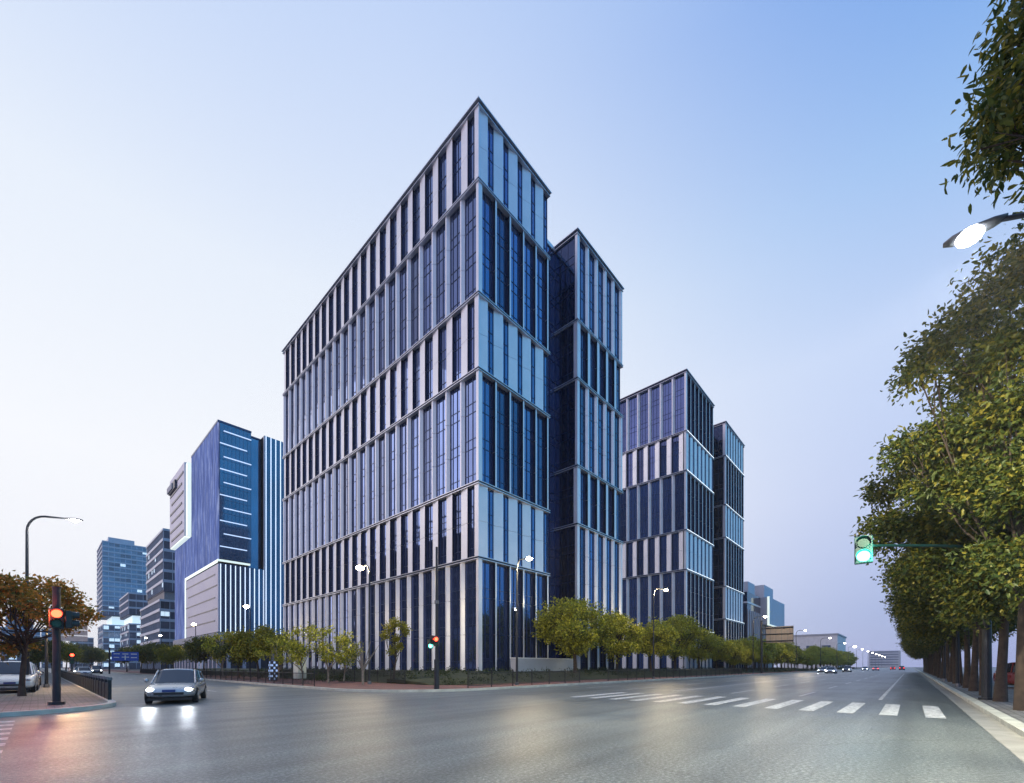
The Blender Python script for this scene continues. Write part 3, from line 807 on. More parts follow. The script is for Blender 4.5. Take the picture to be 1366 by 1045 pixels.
# autumn tree by the red signal
cl = crown_clumps(61, 2.5, 6.1, 3.1, 30, 9500, (.5, .9), 'dome')
x, y = at_px(33, D=21.5)
plant_tree('autumn_tree', tree_proto('t', 'trunk', 'crown', 61, 3.6, .13, cl, .19, .062, 'leaf_autumn', limb=.5), (x, y, .13), 0, 'autumn tree with orange and green leaves behind the red traffic light', scale=.94)
cl = crown_clumps(62, 2.6, 5.4, 2.4, 16, 7000, (.6, 1.0), 'dome')
plant_tree('autumn_tree', tree_proto('t', 'trunk', 'crown', 62, 3.4, .11, cl, .2, .07, 'leaf_autumn'), (-3.6, 36, .13), 1, 'smaller autumn tree behind the parked white car')
# sparse young trees in front of the tower's long side and down the side street
YG = []
for sd in (71, 72):
    cl = crown_clumps(sd, 2.0, 4.6, 2.2, 11, 1500, (.35, .7), 'dome')
    YG.append(tree_proto('t', 'trunk', 'crown', sd, 2.8, .07, cl, .20, .075, 'leaf_round', 'bark_pale', limb=.6, fork=.25))
cl = crown_clumps(75, 2.3, 4.7, 2.4, 18, 9000, (.7, 1.0), 'round')
YL = tree_proto('t', 'trunk', 'crown', 75, 3.2, .11, cl, .22, .085, 'leaf_yellow')
DKT = tree_proto('t', 'trunk', 'crown', 76, 3.2, .11, cl, .22, .085, 'leaf_camphor')
gy = 'young trees along the side street'
for i, (px, Y, ms, s, lab) in enumerate([(402, 38.5, 0, 1.0, 'sparse pale-barked young tree beside the white cabinet'), (438, 37, 1, .95, 'thin-leaved young tree, second from the white cabinet'), (460, 37.5, 0, .8, 'smallest sparse young tree in front of the tower panels'),
        (345, 56, 2, 1.1, 'bright yellow-green tree in front of the glowing strips'), (318, 60, 3, .85, 'dark green tree next to the bright yellow-green tree'), (296, 66, 0, 1.2, 'yellow-green tree by the thin dark lamp pole'),
        (372, 50, 1, .9, 'bare-looking tree at the tower far edge'), (273, 84, 3, 1.15, 'dark tree below the lit corner of the blue block'), (232, 105, 2, 1.0, 'small yellow-lit tree below the lilac cladding'),
        (205, 120, 3, 1.2, 'dark tree in front of the banded block'), (188, 125, 2, 1.1, 'ochre tree beside the blue direction sign'), (222, 140, 3, 1.3, 'distant dark tree at the podium end'), (170, 150, 3, 1.2, 'distant tree behind the blue direction sign')]):
    x, y = at_px(px, Y=Y)
    plant_tree('young_tree', (YG + [YL, DKT])[ms], (x, y, .3), i * 1.3, lab, group=gy, scale=s)
for i, (px, D, s) in enumerate([(88, 120, 1.5), (100, 150, 1.8), (112, 170, 1.7), (122, 140, 1.4), (70, 90, 1.3), (52, 75, 1.2), (130, 190, 1.8)]):
    x, y = at_px(px, D=D); plant_tree('young_tree', DKT if i % 2 else YL, (x, y, .0), i, '%s of the distant trees closing the view down the side street' % ORD[i], group='distant trees down the side street', scale=s)
# pom-pom tree
x, y = at_px(526, Y=33.0); x = min(x, 30.6)
base = Vector((*at_px(526, D=37.5), .5))
pm = [(px, py, 37.5, r) for px, py, r in ((526, 830, .42), (518, 838, .40), (537, 836, .38), (514, 848, .34), (529, 852, .28), (541, 843, .25), (524, 868, .36), (532, 862, .25))]
plant_tree('pompom_tree', tree_proto('t', 'trunk', 'crown', 81, 2.6, .09, [(*c[:6], 260) for c in custom_near(clumps_at(base, pm), 1, 10)], .15, .06, 'leaf_yellow', fork=.3, limb=.5), base, 0, 'slim tree pruned into small yellow-green tufts before the tower')
# leafless wrapped tree
mb = MB(); g = random.Random(5)
for i in range(16):
    a = g.uniform(0, 6.28); h = g.uniform(1.6, 3.4); r = g.uniform(.3, 1.3)
    mb.tube([(0, 0, .8), (r * .35 * math.cos(a), r * .35 * math.sin(a), 1.6), (r * math.cos(a), r * math.sin(a), h)], [.05, .035, .01], 'bark_pale', 5)
t = thing('bare_tree', 'leafless pale-branched tree in front of the corner tower', 'tree', (*at_px(484, D=33.5), .35))
mb.build('branches', t); mb = MB(); mb.cyl((0, 0), .09, -.2, 1.0, 'bark_pale', 8); mb.build('trunk', t)

# ground cover on the banks
def cover(name, pts, L, W, label):
    o = bpy.data.objects.new(name, leaf_mesh(name, pts, L, W, 'leaf_cover', 5, -.2)); COL.objects.link(o)
    return tag(o, label, 'shrubs', kind='stuff')
g = random.Random(3); pts = []
for i in range(330):
    x = g.uniform(22, 150) if i % 3 else g.uniform(21, 60); y = g.uniform(26.2, 33)
    z = .3 + .75 * min(1, (y - 26) / 6) * min(1, (x - 20) / 7)
    pts.append((x, y, z, .9, .7, .32, 60))
for i in range(150):
    x = g.uniform(21.3, 30.8); y = g.uniform(29, 88)
    z = .3 + .75 * min(1, (x - 21) / 8)
    pts.append((x, y, z, .7, .9, .30, 60))
cover('ground_cover', pts, .15, .06, 'dark low ground-cover planting on the bank before the towers')
pts = [(g.uniform(18.5, 20.3), 38 + i * .8, .5, .5, .6, .4, 60) for i in range(110)]
cover('ground_cover', pts, .16, .07, 'dark low hedge planting along the side street').name = 'hedge_planting'
pts = [(120 + i * 2.2, g.uniform(23.6, 24.6), .55, 1.2, .6, .5, 60) for i in range(90)]
cover('ground_cover', pts, .2, .09, 'low hedge planting along the far pavement').name = 'hedge_planting'

# ------------------------------------------------------------------ street lamps
def lamp(name, label, loc, rz, h, arm, mat, head=.16, power=0, col=(1, .85, .6), group=None, style='curve', light_r=.15, aim=None):
    """pole at loc; arm reaches along local +X"""
    t = thing(name, label, 'street lamp', loc, rz, group)
    mb = MB(); mb.cyl((0, 0), .16, -.05, .25, 'pole_grey', 12, .14)
    mb.tube([(0, 0, 0), (0, 0, h * .5), (0, 0, h - .9)], [.10, .08, .062], 'pole_dark', 10); mb.build('pole', t)
    mb = MB()
    if style == 'curve':
        pth = [(0, 0, h - .92)] + [(arm * .45 * (1 - math.cos(R(a))), 0, h - .9 + .9 * math.sin(R(a))) for a in range(0, 91, 15)] + [(arm, 0, h)]
        mb.tube(pth, [.06] * (len(pth) - 1) + [.045], 'pole_dark', 8)
    else:
        mb.tube([(0, 0, h - .95), (0, 0, h - .7), (arm, 0, h)], [.06, .055, .04], 'pole_dark', 8)
    mb.build('arm', t)
    mb = MB(); a = arm
    mb.ring([[(a + x_, w_ * math.cos(R(q)) , h - .0 + hh * math.sin(R(q))) for q in range(0, 360, 30)] for x_, w_, hh in ((-.12, .05, .04), (.05, .12, .06), (.35, .16, .075), (.6, .13, .06), (.72, .05, .03))], 'pole_grey')
    mb.build('lamp_head', t, smooth=True)
    mb = MB(); mb.ball((a + .36, 0, h - .06), head, mat, 12, 6, .62); mb.build('lens', t, smooth=True)
    if power:
        l = bpy.data.lights.new('lamp_light', 'SPOT' if aim else 'POINT'); l.energy = power; l.color = col; l.shadow_soft_size = light_r
        lo = bpy.data.objects.new('lamp_light', l); COL.objects.link(lo); lo.parent = t; lo.location = (a + .36, 0, h - .35)
        if aim: l.spot_size = R(172); l.spot_blend = .35; lo.rotation_euler = aim
    return t
WARM = (1, .78, .45)
gl_ = 'street lamps on the far side of the main road'
lamp('street_lamp', 'bright white street lamp over the near trees', (11.9, -2.9, .13), R(90), 9.65, 1.72, 'lamp_cool', .20, 7000, (1, .90, .66), style='straight', aim=Vector((0, -.5, -1)).to_track_quat('-Z', 'Y').to_euler())
lamp('street_lamp', 'second black lamp pole further along the roadside trees', (44.2, -2.45, .13), R(90), 9.6, 1.2, 'lamp_cool', .2, 500, (1, .9, .62), style='straight')
lamp('street_lamp', 'third black lamp pole deep among the roadside trees', (60.5, -2.45, .13), R(90), 9.6, 1.2, 'lamp_cool', .2, 400, (1, .9, .62), style='straight')
pxs = [(25.2, 9.7, 'warm street lamp in front of the corner tower front'), (49.6, 10.8, 'warm street lamp over the rounded trees by the second tower'), (94, 11.0, 'lamp beside the gantry sign and dark glass block'), (137, 11, 'curved lamp in front of the low white building')]
for i, (x, h, lab) in enumerate(pxs):
    lamp('street_lamp', lab, (x, 22.6, .13), R(-90) if i != 1 else R(-20), h, .9 if i == 0 else 1.7, 'lamp_warm' if i < 3 else 'lamp_far', .24 if i < 2 else .3, 1500 if i < 2 else 1500, WARM, gl_)
lampx = [180, 224, 268, 312, 356, 400, 444, 490, 540, 600]
for i, x in enumerate(lampx):
    lamp('street_lamp', '%s street lamp of the distant line past the low white building' % ORD[i], (x, 22.6, .13), R(-90), 11, 2.2, 'lamp_far', .34 + .03 * i + (.3 if i == 2 else 0), 0, WARM, gl_)
gs_ = 'street lamps along the side street'
for i, (px, py, D, mt, sz, pw, lab) in enumerate([(485, 757, 37, 'lamp_warm', .34, 1200, 'brightest warm lamp against the long side of the tower'), (331, 809, 61, 'lamp_warm', .36, 700, 'warm lamp in front of the glowing white strips'),
        (260, 833, 87, 'lamp_warm', .4, 600, 'warm lamp under the lit corner of the blue block'), (215, 848, 119, 'lamp_far', .35, 0, 'small lamp in front of the banded block'), (196, 851, 128, 'lamp_far', .3, 0, 'faint lamp beside the glazed office block'), (172, 871, 150, 'lamp_far', .35, 0, 'low lamp just past the blue direction sign')]):
    x, y, z = P2W(px, py, D)
    lamp('street_lamp', lab, (x - .1, y - 1.5 + .36, .13), R(90), z - .08, 1.2, mt, sz, pw, WARM, gs_)
x, y = at_px(36, D=24.5)
lamp('street_lamp', 'tall curved white street lamp rising above the autumn tree', (x, y, .13), R(-25), 1.6 + 199 / 580 * 24.5, 1.7, 'lamp_cool', .17, 700, (1, .95, .85))
x, y = at_px(62, D=30)
lamp('street_lamp', 'small lamp half hidden in the autumn tree leaves', (x, y, .13), R(-25), 4.6, .8, 'lamp_warm', .12, 900, (1, .6, .25))

# ------------------------------------------------------------------ traffic signals
def signal_box(t, c, face, lens, mats, horizontal=False, body='signal_black', name='signal_head'):
    """housing of stacked round lenses facing angle face"""
    f = Vector((math.cos(face), math.sin(face), 0)); s = Vector((-f.y, f.x, 0)); c = Vector(c); n = len(mats)
    up = s if horizontal else Vector((0, 0, 1)); side = Vector((0, 0, 1)) if horizontal else s
    def bx(mb, ca, da, db, dc, m):
        vs = [ca + f * (da * i) + side * (db * j) + up * (dc * k) for k in (-1, 1) for j in (-1, 1) for i in (-1, 1)]
        mb.add(vs, [(0, 2, 3, 1), (4, 5, 7, 6), (0, 1, 5, 4), (2, 6, 7, 3), (0, 4, 6, 2), (1, 3, 7, 5)], m)
    mb = MB(); bx(mb, c, .09, lens * 1.35, lens * 1.25 * n, body); h = mb.build(name, t, bevel=.02)
    for i, m in enumerate(mats):
        p = c + up * (lens * 2.45 * ((n - 1) / 2 - i)) + f * .095
        mb = MB(); mb.tube([p, p + f * .05], [lens, lens * .9], m, 16); mb.build('lens', h)
        mb = MB(); ring = []
        for q in range(-30, 211, 20):
            d = side * (lens * 1.12 * math.cos(R(q))) + Vector((0, 0, 1)) * (lens * 1.12 * math.sin(R(q))) if not horizontal else s * (lens * 1.12 * math.cos(R(q))) + Vector((0, 0, 1)) * (lens * 1.12 * math.sin(R(q)))
            ring.append([p + d, p + d * 1.07, p + d * 1.07 + f * .2, p + d + f * .2])
        mb.ring(ring, body); mb.build('visor', h)
    return h
cf = R(42.53 + 180)   # towards the camera
# red signal on its post
x, y = at_px(75.5, D=16.6)
t = thing('traffic_light', 'red traffic light on a thick dark post by the autumn tree', 'traffic light', (x, y, .13))
mb = MB(); mb.cyl((0, 0), .24, -.05, .12, 'pole_dark', 12); mb.cyl((0, 0), .115, 0, 4.45, 'pole_dark', 12); mb.cyl((0, 0), .13, 4.45, 4.5, 'pole_dark', 12); mb.build('post', t)
rt = Vector((SA, -CA, 0))
signal_box(t, Vector((.0, .0, 3.27)) - Vector((x, y, 0)).normalized() * .24, math.atan2(-y, -x), .15, ['signal_red_lit', 'signal_off'])
signal_box(t, rt * .45 + Vector((0, 0, 3.25)), cf + R(140), .13, ['signal_off', 'signal_off'])
l = bpy.data.lights.new('signal_glow', 'POINT'); l.energy = 160; l.color = (1, .10, .03); l.shadow_soft_size = .12
lo = bpy.data.objects.new('signal_glow', l); COL.objects.link(lo); lo.parent = t; lo.location = Vector((0, 0, 3.42)) - Vector((CA, SA, 0)) * .6
# far red light
x, y = at_px(96, D=62)
t = thing('traffic_light', 'small distant red traffic light far down the side street', 'traffic light', (x, y, .1))
mb = MB(); mb.cyl((0, 0), .08, 0, 3.2, 'pole_dark', 8); mb.build('post', t)
signal_box(t, (0, -.2, 2.6), R(-90), .2, ['signal_red_lit', 'signal_off', 'signal_off'])
# the tall post at the corner
x, y = at_px(582.5, D=28)
t = thing('traffic_light', 'tall slim post with small red and green signals at the tower corner', 'traffic light', (x, y, .13))
mb = MB(); mb.cyl((0, 0), .17, -.05, 1.9, 'pole_dark', 12, .16); mb.tube([(0, 0, 1.9), (0, 0, 5.2), (0, 0, 9.15)], [.10, .085, .07], 'pole_dark', 10); mb.cyl((0, 0), .14, 5.5, 5.7, 'pole_grey', 10); mb.build('post', t)
signal_box(t, Vector((.02, -.02, 3.05)) - Vector((CA, SA, 0)) * .22, cf, .12, ['signal_red_lit', 'signal_off'], name='signal_head')
signal_box(t, -rt * .42 + Vector((0, 0, 2.92)), cf + R(20), .12, ['signal_off', 'signal_green_lit'])
signal_box(t, -rt * .05 + Vector((0, 0, 3.15)) - rt * .22, cf + R(70), .12, ['signal_red_lit', 'signal_off'])
# overhanging green signal
x, y, z = P2W(1152, 734, 15)
t = thing('traffic_light', 'green traffic light hung on a long arm from the roadside trees', 'traffic light', (28.1, -2.45, .13))
mb = MB(); mb.cyl((0, 0), .26, -.05, .1, 'pole_dark', 12); mb.cyl((0, 0), .17, .1, 7.0, 'pole_dark', 12, .12); mb.build('post', t)
L0 = Vector((x - 28.1, y + 2.45, z - .13))
mb = MB(); mb.tube([(0, 0, 6.7), (L0 * .5) + Vector((0, 0, 3.45)), L0 + Vector((.05, -.25, .12))], [.07, .055, .04], 'signal_green_paint', 8); mb.build('arm', t)
signal_box(t, L0, math.atan2(-y, -x), .185, ['signal_off', 'signal_green_lit'], body='signal_green_paint')
l = bpy.data.lights.new('signal_glow', 'POINT'); l.energy = 45; l.color = (.1, 1, .8); l.shadow_soft_size = .12
lo = bpy.data.objects.new('signal_glow', l); COL.objects.link(lo); lo.parent = t; lo.location = L0 + Vector((-.35, -.35, -.25))

# ------------------------------------------------------------------ fences
def fence(name, label, pts, h=1.1, bar=.13, base=.13, post=2.0, mat='fence_black', r=.018):
    t = thing(name, label, 'fence', (pts[0][0], pts[0][1], base)); o = Vector((*pts[0], 0))
    rl = MB(); bars = MB(); n_post = 0
    for a, b in zip(pts, pts[1:]):
        a = Vector((*a, 0)) - o; b = Vector((*b, 0)) - o; L_ = (b - a).length
        for z in (.15, h - .06): rl.tube([a + Vector((0, 0, z)), b + Vector((0, 0, z))], .025, mat, 6)
        k = int(L_ / bar)
        for i in range(k + 1):
            p = a.lerp(b, i / k); bars.tube([p + Vector((0, 0, .15)), p + Vector((0, 0, h - .06))], r, mat, 4)
        k = max(1, int(L_ / post))
        for i in range(k + 1):
            p = a.lerp(b, i / k); pm = MB(); pm.tube([p, p + Vector((0, 0, h + .06))], .04, mat, 6); pm.ball(p + Vector((0, 0, h + .08)), .05, mat, 6, 4); pm.build('post', t)
    rl.build('rail', t); bars.build('bars', t)
    return t
fence('railing', 'black railing on the kerb in front of the lamp and tower corner', [(19.6, 22.0), (33, 22.0)])
fence('railing', 'black railing along the corner planting bed of the side street', [(20.3, 30.5), (20.3, 62)])
fence('railing', 'black railing along the far pavement by the rounded trees', [(38, 22.0), (84, 22.0)], bar=.2)
fence('railing', 'grey railing beside the parked white car at the frame edge', [(-6.5, 21.7), (-.9, 21.7)], mat='pole_grey')
fence('railing', 'thin black railing along the side street kerb', [(13.6, 32), (13.6, 110)], bar=.25, h=1.0)
# black barrier with pointed posts
t = thing('barrier', 'black panelled barrier topped by short posts, beside the side street', 'barrier', (2.1, 25.6, 0))
mb = MB(); mb.box(-.04, .04, 0, 66, .08, .86, 'fence_black'); mb.build('panel', t)
for i in range(45):
    pm = MB(); pm.box(-.06, .06, i * 1.5 - .06, i * 1.5 + .06, 0, 1.0, 'fence_black'); pm.prism([(-.08, i * 1.5 - .08), (.08, i * 1.5 - .08), (.08, i * 1.5 + .08), (-.08, i * 1.5 + .08)], 1.0, 1.12, 'pole_grey')
    pm.build('post', t)
# ------------------------------------------------------------------ screens, cabinets, signs
t = thing('louvre_screen', 'long pale grey louvred screen at the foot of the corner tower', 'screen', (34.6, 31.0, .7))
mb = MB(); mb.box(0, 10.6, .12, .9, 0, 1.72, 'hoarding'); mb.build('wall', t)
mb = MB()
for i in range(6): mb.box(0, 10.6, 0, .11, .08 + i * .28, .08 + i * .28 + .21, 'hoarding')
mb.build('slats', t)
mb = MB(); mb.box(-.1, 10.7, -.05, .98, 1.74, 1.84, 'white_paint'); mb.build('cap', t)
x, y = at_px(400, D=39)
t = thing('utility_cabinet', 'pale mint utility cabinet under the sparse young tree', 'cabinet', (x, y, .5), R(20))
mb = MB(); mb.box(-.45, .45, -.3, .3, 0, 2.1, 'box_white'); mb.build('body', t, bevel=.02)
mb = MB(); mb.box(-.42, -.01, -.325, -.30, .1, 2.0, 'box_white'); mb.build('door', t)
mb = MB(); mb.box(.01, .42, -.325, -.30, .1, 2.0, 'box_white'); mb.build('door', t)
mb = MB(); mb.box(-.5, .5, -.35, .35, 2.1, 2.17, 'pole_grey'); mb.build('lid', t)
x, y = at_px(364.5, D=42)
t = thing('light_column', 'slim patterned blue-white glowing column before the blue block', 'light column', (x, y, .2))
mb = MB(); mb.box(-.3, .3, -.3, .3, 0, 1.9, 'slot_dark'); mb.build('core', t)
mb = MB()
for i in range(7):
    for j in range(3):
        if (i + j) % 2: mb.box(-.28 + j * .2, -.12 + j * .2, -.33, -.302, .1 + i * .26, .3 + i * .26, 'led_dim'); mb.box(-.33, -.302, -.28 + j * .2, -.12 + j * .2, .1 + i * .26, .3 + i * .26, 'led_dim')
mb.build('pattern', t)
mb = MB(); mb.cyl((0, 0), .06, 1.9, 2.6, 'pole_grey', 8); mb.build('mast', t)
# gantry sign seen from its back
x, y = at_px(1016, Y=23.4)
t = thing('gantry_sign', 'back of a wide road sign on a black post beyond the rounded trees', 'road sign', (x, y, .13))
D_ = CA * x + SA * y; u = D_ / 580
mb = MB(); mb.cyl((0, 0), .22, -.05, 1.6 + 60 * u, 'pole_dark', 10); mb.build('post', t)
mb = MB(); mb.box(-.2, .0, -5.8, -.9, 1.6 + 30 * u, 1.6 + 51 * u, 'sign_back')
for i in range(5): mb.box(-.26, -.2, -5.8 + i * 1.02, -5.7 + i * 1.02, 1.6 + 30 * u, 1.6 + 51 * u, 'pole_grey')
mb.build('sign_panel', t)
for zz in (32, 41, 49):
    mb = MB(); mb.tube([(-.3, 0, 1.6 + zz * u), (-.3, -5.8, 1.6 + zz * u)], .13, 'pole_dark', 8); mb.build('arm', t)
# blue direction sign
x, y = at_px(146, D=86)
t = thing('direction_sign', 'blue direction sign over the side street', 'road sign', (x, y, .1))
mb = MB(); mb.cyl((0, 0), .14, 0, 5.2, 'pole_dark', 8); mb.build('post', t)
mb = MB(); mb.tube([(0, 0, 3.6), (4.4, 0, 3.6)], .07, 'pole_dark', 6); mb.build('arm', t)
mb = MB(); mb.box(.3, 4.4, -.14, -.08, 2.6, 4.4, 'sign_blue'); s = mb.build('sign_panel', t)
mb = MB()
for (a, b, c, d) in ((.6, 1.5, 3.9, 4.05), (1.9, 2.8, 3.9, 4.05), (3.2, 4.1, 3.9, 4.05), (.6, 1.4, 3.2, 3.34), (3.2, 4.1, 3.2, 3.34), (2.25, 2.4, 2.8, 3.7), (1.8, 2.9, 3.28, 3.4)): mb.box(a, b, -.155, -.145, c, d, 'white_paint')
mb.build('marking', s)
# sign boards seen edge-lit behind the red signal
x, y = at_px(101, D=46)
t = thing('gantry_sign', 'back of a pale slatted road sign behind the red traffic light', 'road sign', (x, y, .1))
mb = MB(); mb.cyl((-1.5, 0), .14, 0, 6.2, 'pole_dark', 8); mb.build('post', t)
mb = MB()
for i in range(3): mb.box(-1.1, .9, -.05, .0, 4.15 + i * .62, 4.7 + i * .62, 'sign_pale')
mb.build('sign_panel', t)

# ------------------------------------------------------------------ cars
def make_car(paint, kind='sedan', lights=None):
    """length along x, front at +x"""
    t = bpy.data.objects.new('parked_car', None); COL.objects.link(t); t['category'] = 'car'
    suv = kind == 'suv'; L_, H_ = (4.6, 1.46) if not suv else (4.65, 1.74); W_ = .90 if not suv else .94
    belt = .92 if not suv else 1.08
    st = [(-2.30, .70, .42, .66 * belt), (-2.22, .84, .28, belt * .98), (-1.9, .90, .22, belt * 1.05 if not suv else belt), (-1.2, .90, .20, belt * 1.03), (-.2, .90, .20, belt), (.75, .90, .20, belt * .98),
          (1.25, .89, .20, belt * .93), (1.8, .87, .22, belt * .84), (2.15, .80, .26, belt * .72), (2.30, .62, .36, belt * .58)]
    def ringat(x, w, zb, zt):
        w *= W_ / .9; pts = [(-w * .82, zb), (-w * .97, zb + .12), (-w, zb + .3), (-w * .985, zt - .14), (-w * .90, zt - .02), (-w * .5, zt + .015), (0, zt + .02)]
        pts = pts + [(-a, b) for a, b in pts[-2::-1]]
        return [(x, a, b) for a, b in pts]
    mb = MB(); mb.ring([ringat(*q) for q in st], paint); body = mb.build('body', t, smooth=True)
    md = body.modifiers.new('round', 'SUBSURF'); md.levels = 1; md.render_levels = 2
    cab = [(-1.95 if suv else -1.75, .70, belt - .02), (-1.6 if suv else -1.15, .68, H_ - .10), (-.9, .66, H_ - .02), (-.1, .66, H_), (.35, .64, H_ - .04), (1.15, .66, belt - .04)]
    def cr(x, wt, zt, wb=.80): return [(x, -wb, belt - .1), (x, -wt, zt - .05), (x, -wt * .8, zt), (x, 0, zt + .02), (x, wt * .8, zt), (x, wt, zt - .05), (x, wb, belt - .1)]
    mb = MB(); mb.ring([cr(*c) for c in cab], 'car_glass'); gl = mb.build('windows', t, smooth=False)
    mb = MB(); mb.ring([[(x, -wt * .98, zt - .045), (x, -wt * .8, zt + .012), (x, 0, zt + .035), (x, wt * .8, zt + .012), (x, wt * .98, zt - .045), (x, 0, zt - .03)] for x, wt, zt in cab[1:5]], paint); mb.build('roof', t, smooth=True)
    mb = MB()
    for s_ in (-1, 1):
        for a, b in ((cab[0], cab[1]), (cab[4], cab[5])):
            mb.tube([(a[0], s_ * (a[1] + .03 + (.09 if a[2] < belt else 0)), a[2]), (b[0], s_ * (b[1] + .03 + (.09 if b[2] < belt else 0)), b[2] - .03)], .035, paint, 6)
        mb.tube([(-.35, s_ * .81, belt - .03), (-.4, s_ * .68, H_ - .05)], .035, paint, 6)
    mb.build('pillars', t)
    for s_ in (-1, 1):
        mb = MB(); mb.ball((.95, s_ * .98, belt + .06), .09, paint, 8, 5); mb.build('wing_mirror', t, smooth=True)
        for xw in (-1.42, 1.40):
            mb = MB(); mb.tube([(xw, s_ * .70, .33), (xw, s_ * .72, .33), (xw, s_ * .90, .33), (xw, s_ * .915, .33)], [.28, .33, .33, .28], 'tyre', 20); w_ = mb.build('wheel', t)
            mb = MB(); mb.tube([(xw, s_ * .90, .33), (xw, s_ * .93, .33)], [.21, .18], 'rim', 12); mb.build('rim', w_)
        hl = 'headlight_lit' if lights == 'on' else 'rim'; tl = 'tail_lit' if lights in ('on', 'tail') else 'car_red'
        mb = MB(); mb.ball((2.12, s_ * .64, belt * .66), .14, hl, 10, 6, .6); mb.build('headlight', t, smooth=True)
        mb = MB(); mb.box(-2.31, -2.12, s_ * .62 - .16, s_ * .62 + .16, belt * .78, belt * .78 + .15, tl); mb.build('tail_light', t, bevel=.02)
    mb = MB(); mb.box(2.24, 2.325, -.5, .5, .40, .50, 'black_trim'); mb.build('grille', t)
    mb = MB(); mb.box(2.26, 2.335, -.22, .22, .52, .62, 'plate_blue'); mb.build('number_plate', t)
    mb = MB(); mb.box(-2.345, -2.27, -.22, .22, .55, .66, 'plate_blue'); mb.build('number_plate', t)
    mb = MB(); mb.box(-2.1, 2.1, -.74, .74, .16, .26, 'black_trim'); mb.build('underbody', t)
    return t
cars = {}
def car(paint, kind, lights, loc, rz, label, group=None, name='parked_car'):
    key = (paint, kind, lights)
    if key not in cars: o = cars[key] = make_car(*key)
    else: o = copy_tree(cars[key])
    o.name = name; return place(o, loc, rz, label, group)
x, y = at_px(238, D=20.2)
c = car('car_silver', 'sedan', 'on', (x, y, 0), R(-108), 'silver car with glaring headlights turning out of the side street', name='moving_car')
for s_ in (-1, 1):
    l = bpy.data.lights.new('headlight_beam', 'SPOT'); l.energy = 50; l.spot_size = R(70); l.spot_blend = .8; l.color = (.85, .93, 1); l.shadow_soft_size = .1
    lo = bpy.data.objects.new('headlight_beam', l); COL.objects.link(lo); lo.parent = c; lo.location = (2.45, s_ * .64, .62); lo.rotation_euler = (0, R(-83), 0)
x, y = at_px(18, D=25)
gp = 'cars parked on the west pavement'
car('car_white', 'suv', None, (x, y, .13), R(-92), 'white car parked behind the autumn tree trunk', gp)
car('car_silver', 'sedan', None, (x + .1, y + 6.4, .13), R(-90), 'silver car parked behind the white one by the autumn tree', gp)
car('car_dark', 'sedan', None, (x + .2, y + 13, .13), R(-90), 'dark car third in line behind the autumn tree', gp)
gr = 'cars parked behind the roadside trees'
for i, (x, y, p, k, rz, lab) in enumerate([(44.6, -5.9, 'car_red', 'suv', R(200), 'red car with chrome lamps parked beside the nearest tree trunk'), (47.0, -9.6, 'car_dark', 'suv', R(25), 'black van-like car parked next to the red car'), (54, -9.6, 'car_dark', 'suv', R(30), 'dark suv parked two trees beyond the red car'),
        (60, -10, 'car_silver', 'sedan', R(25), 'silver saloon glimpsed between the tree trunks'), (67, -10, 'car_blue', 'sedan', R(25), 'blue saloon glimpsed between the tree trunks'), (74, -10, 'car_white', 'sedan', R(25), 'white saloon parked deepest behind the tree trunks')]):
    car(p, k, None, (x, y, .13 if y > -7 else 0), rz, lab, gr)
gt = 'oncoming cars on the main road'
for i, (x, y, p, k, lab) in enumerate([(118, 12.9, 'car_white', 'sedan', 'white car with headlights on, first of the oncoming traffic'), (132, 16.1, 'car_silver', 'sedan', 'silver oncoming car in the middle lane'), (150, 12.9, 'car_dark', 'suv', 'dark oncoming suv behind the white car'),
        (168, 19.3, 'car_silver', 'suv', 'silver oncoming suv in the kerb lane'), (190, 16, 'car_dark', 'sedan', 'dark oncoming car far down the middle lane'), (215, 12.9, 'car_white', 'sedan', 'small white oncoming car close to the vanishing point')]):
    car(p, k, 'on', (x, y, 0), R(180), lab, gt, 'moving_car')
gt = 'cars driving away on the main road'
for i, (x, y, p, k, lab) in enumerate([(240, 2.7, 'car_dark', 'suv', 'dark car with red tail lights driving away near the tree row'), (262, 6, 'car_red', 'sedan', 'red car driving away beyond the dark one'), (205, 9.3, 'car_silver', 'sedan', 'silver car driving away by the centre line')]):
    car(p, k, 'tail', (x, y, 0), 0, lab, gt, 'moving_car')
gt = 'cars far down the side street'
for i, (px, D, p, k, li, rz, lab) in enumerate([(105, 88, 'car_silver', 'sedan', 'on', -90, 'small car with headlights far down the side street'), (112, 74, 'car_white', 'sedan', None, -90, 'small white car waiting far down the side street'), (128, 92, 'car_dark', 'suv', 'on', -90, 'dark car near the blue direction sign'), (98, 110, 'car_red', 'sedan', None, -90, 'red car at the far end of the side street')]):
    x, y = at_px(px, D=D); car(p, k, li, (x, y, 0), R(rz), lab, gt, 'moving_car')
SKY_A = [(0, (.64, .67, .76)), (.10, (.75, .75, .80)), (.34, (.77, .78, .81)), (.62, (.66, .71, .79)), (.85, (.42, .53, .76)), (1, (.32, .46, .74))]
SKY_B = [(0, (.31, .35, .60)), (.10, (.32, .38, .63)), (.3, (.42, .49, .71)), (.5, (.43, .53, .75)), (.66, (.24, .41, .71)), (.80, (.07, .24, .64)), (1, (.10, .28, .66))]
SKY_D0, SKY_D1, SKY_S = -.45, .40, 1.0
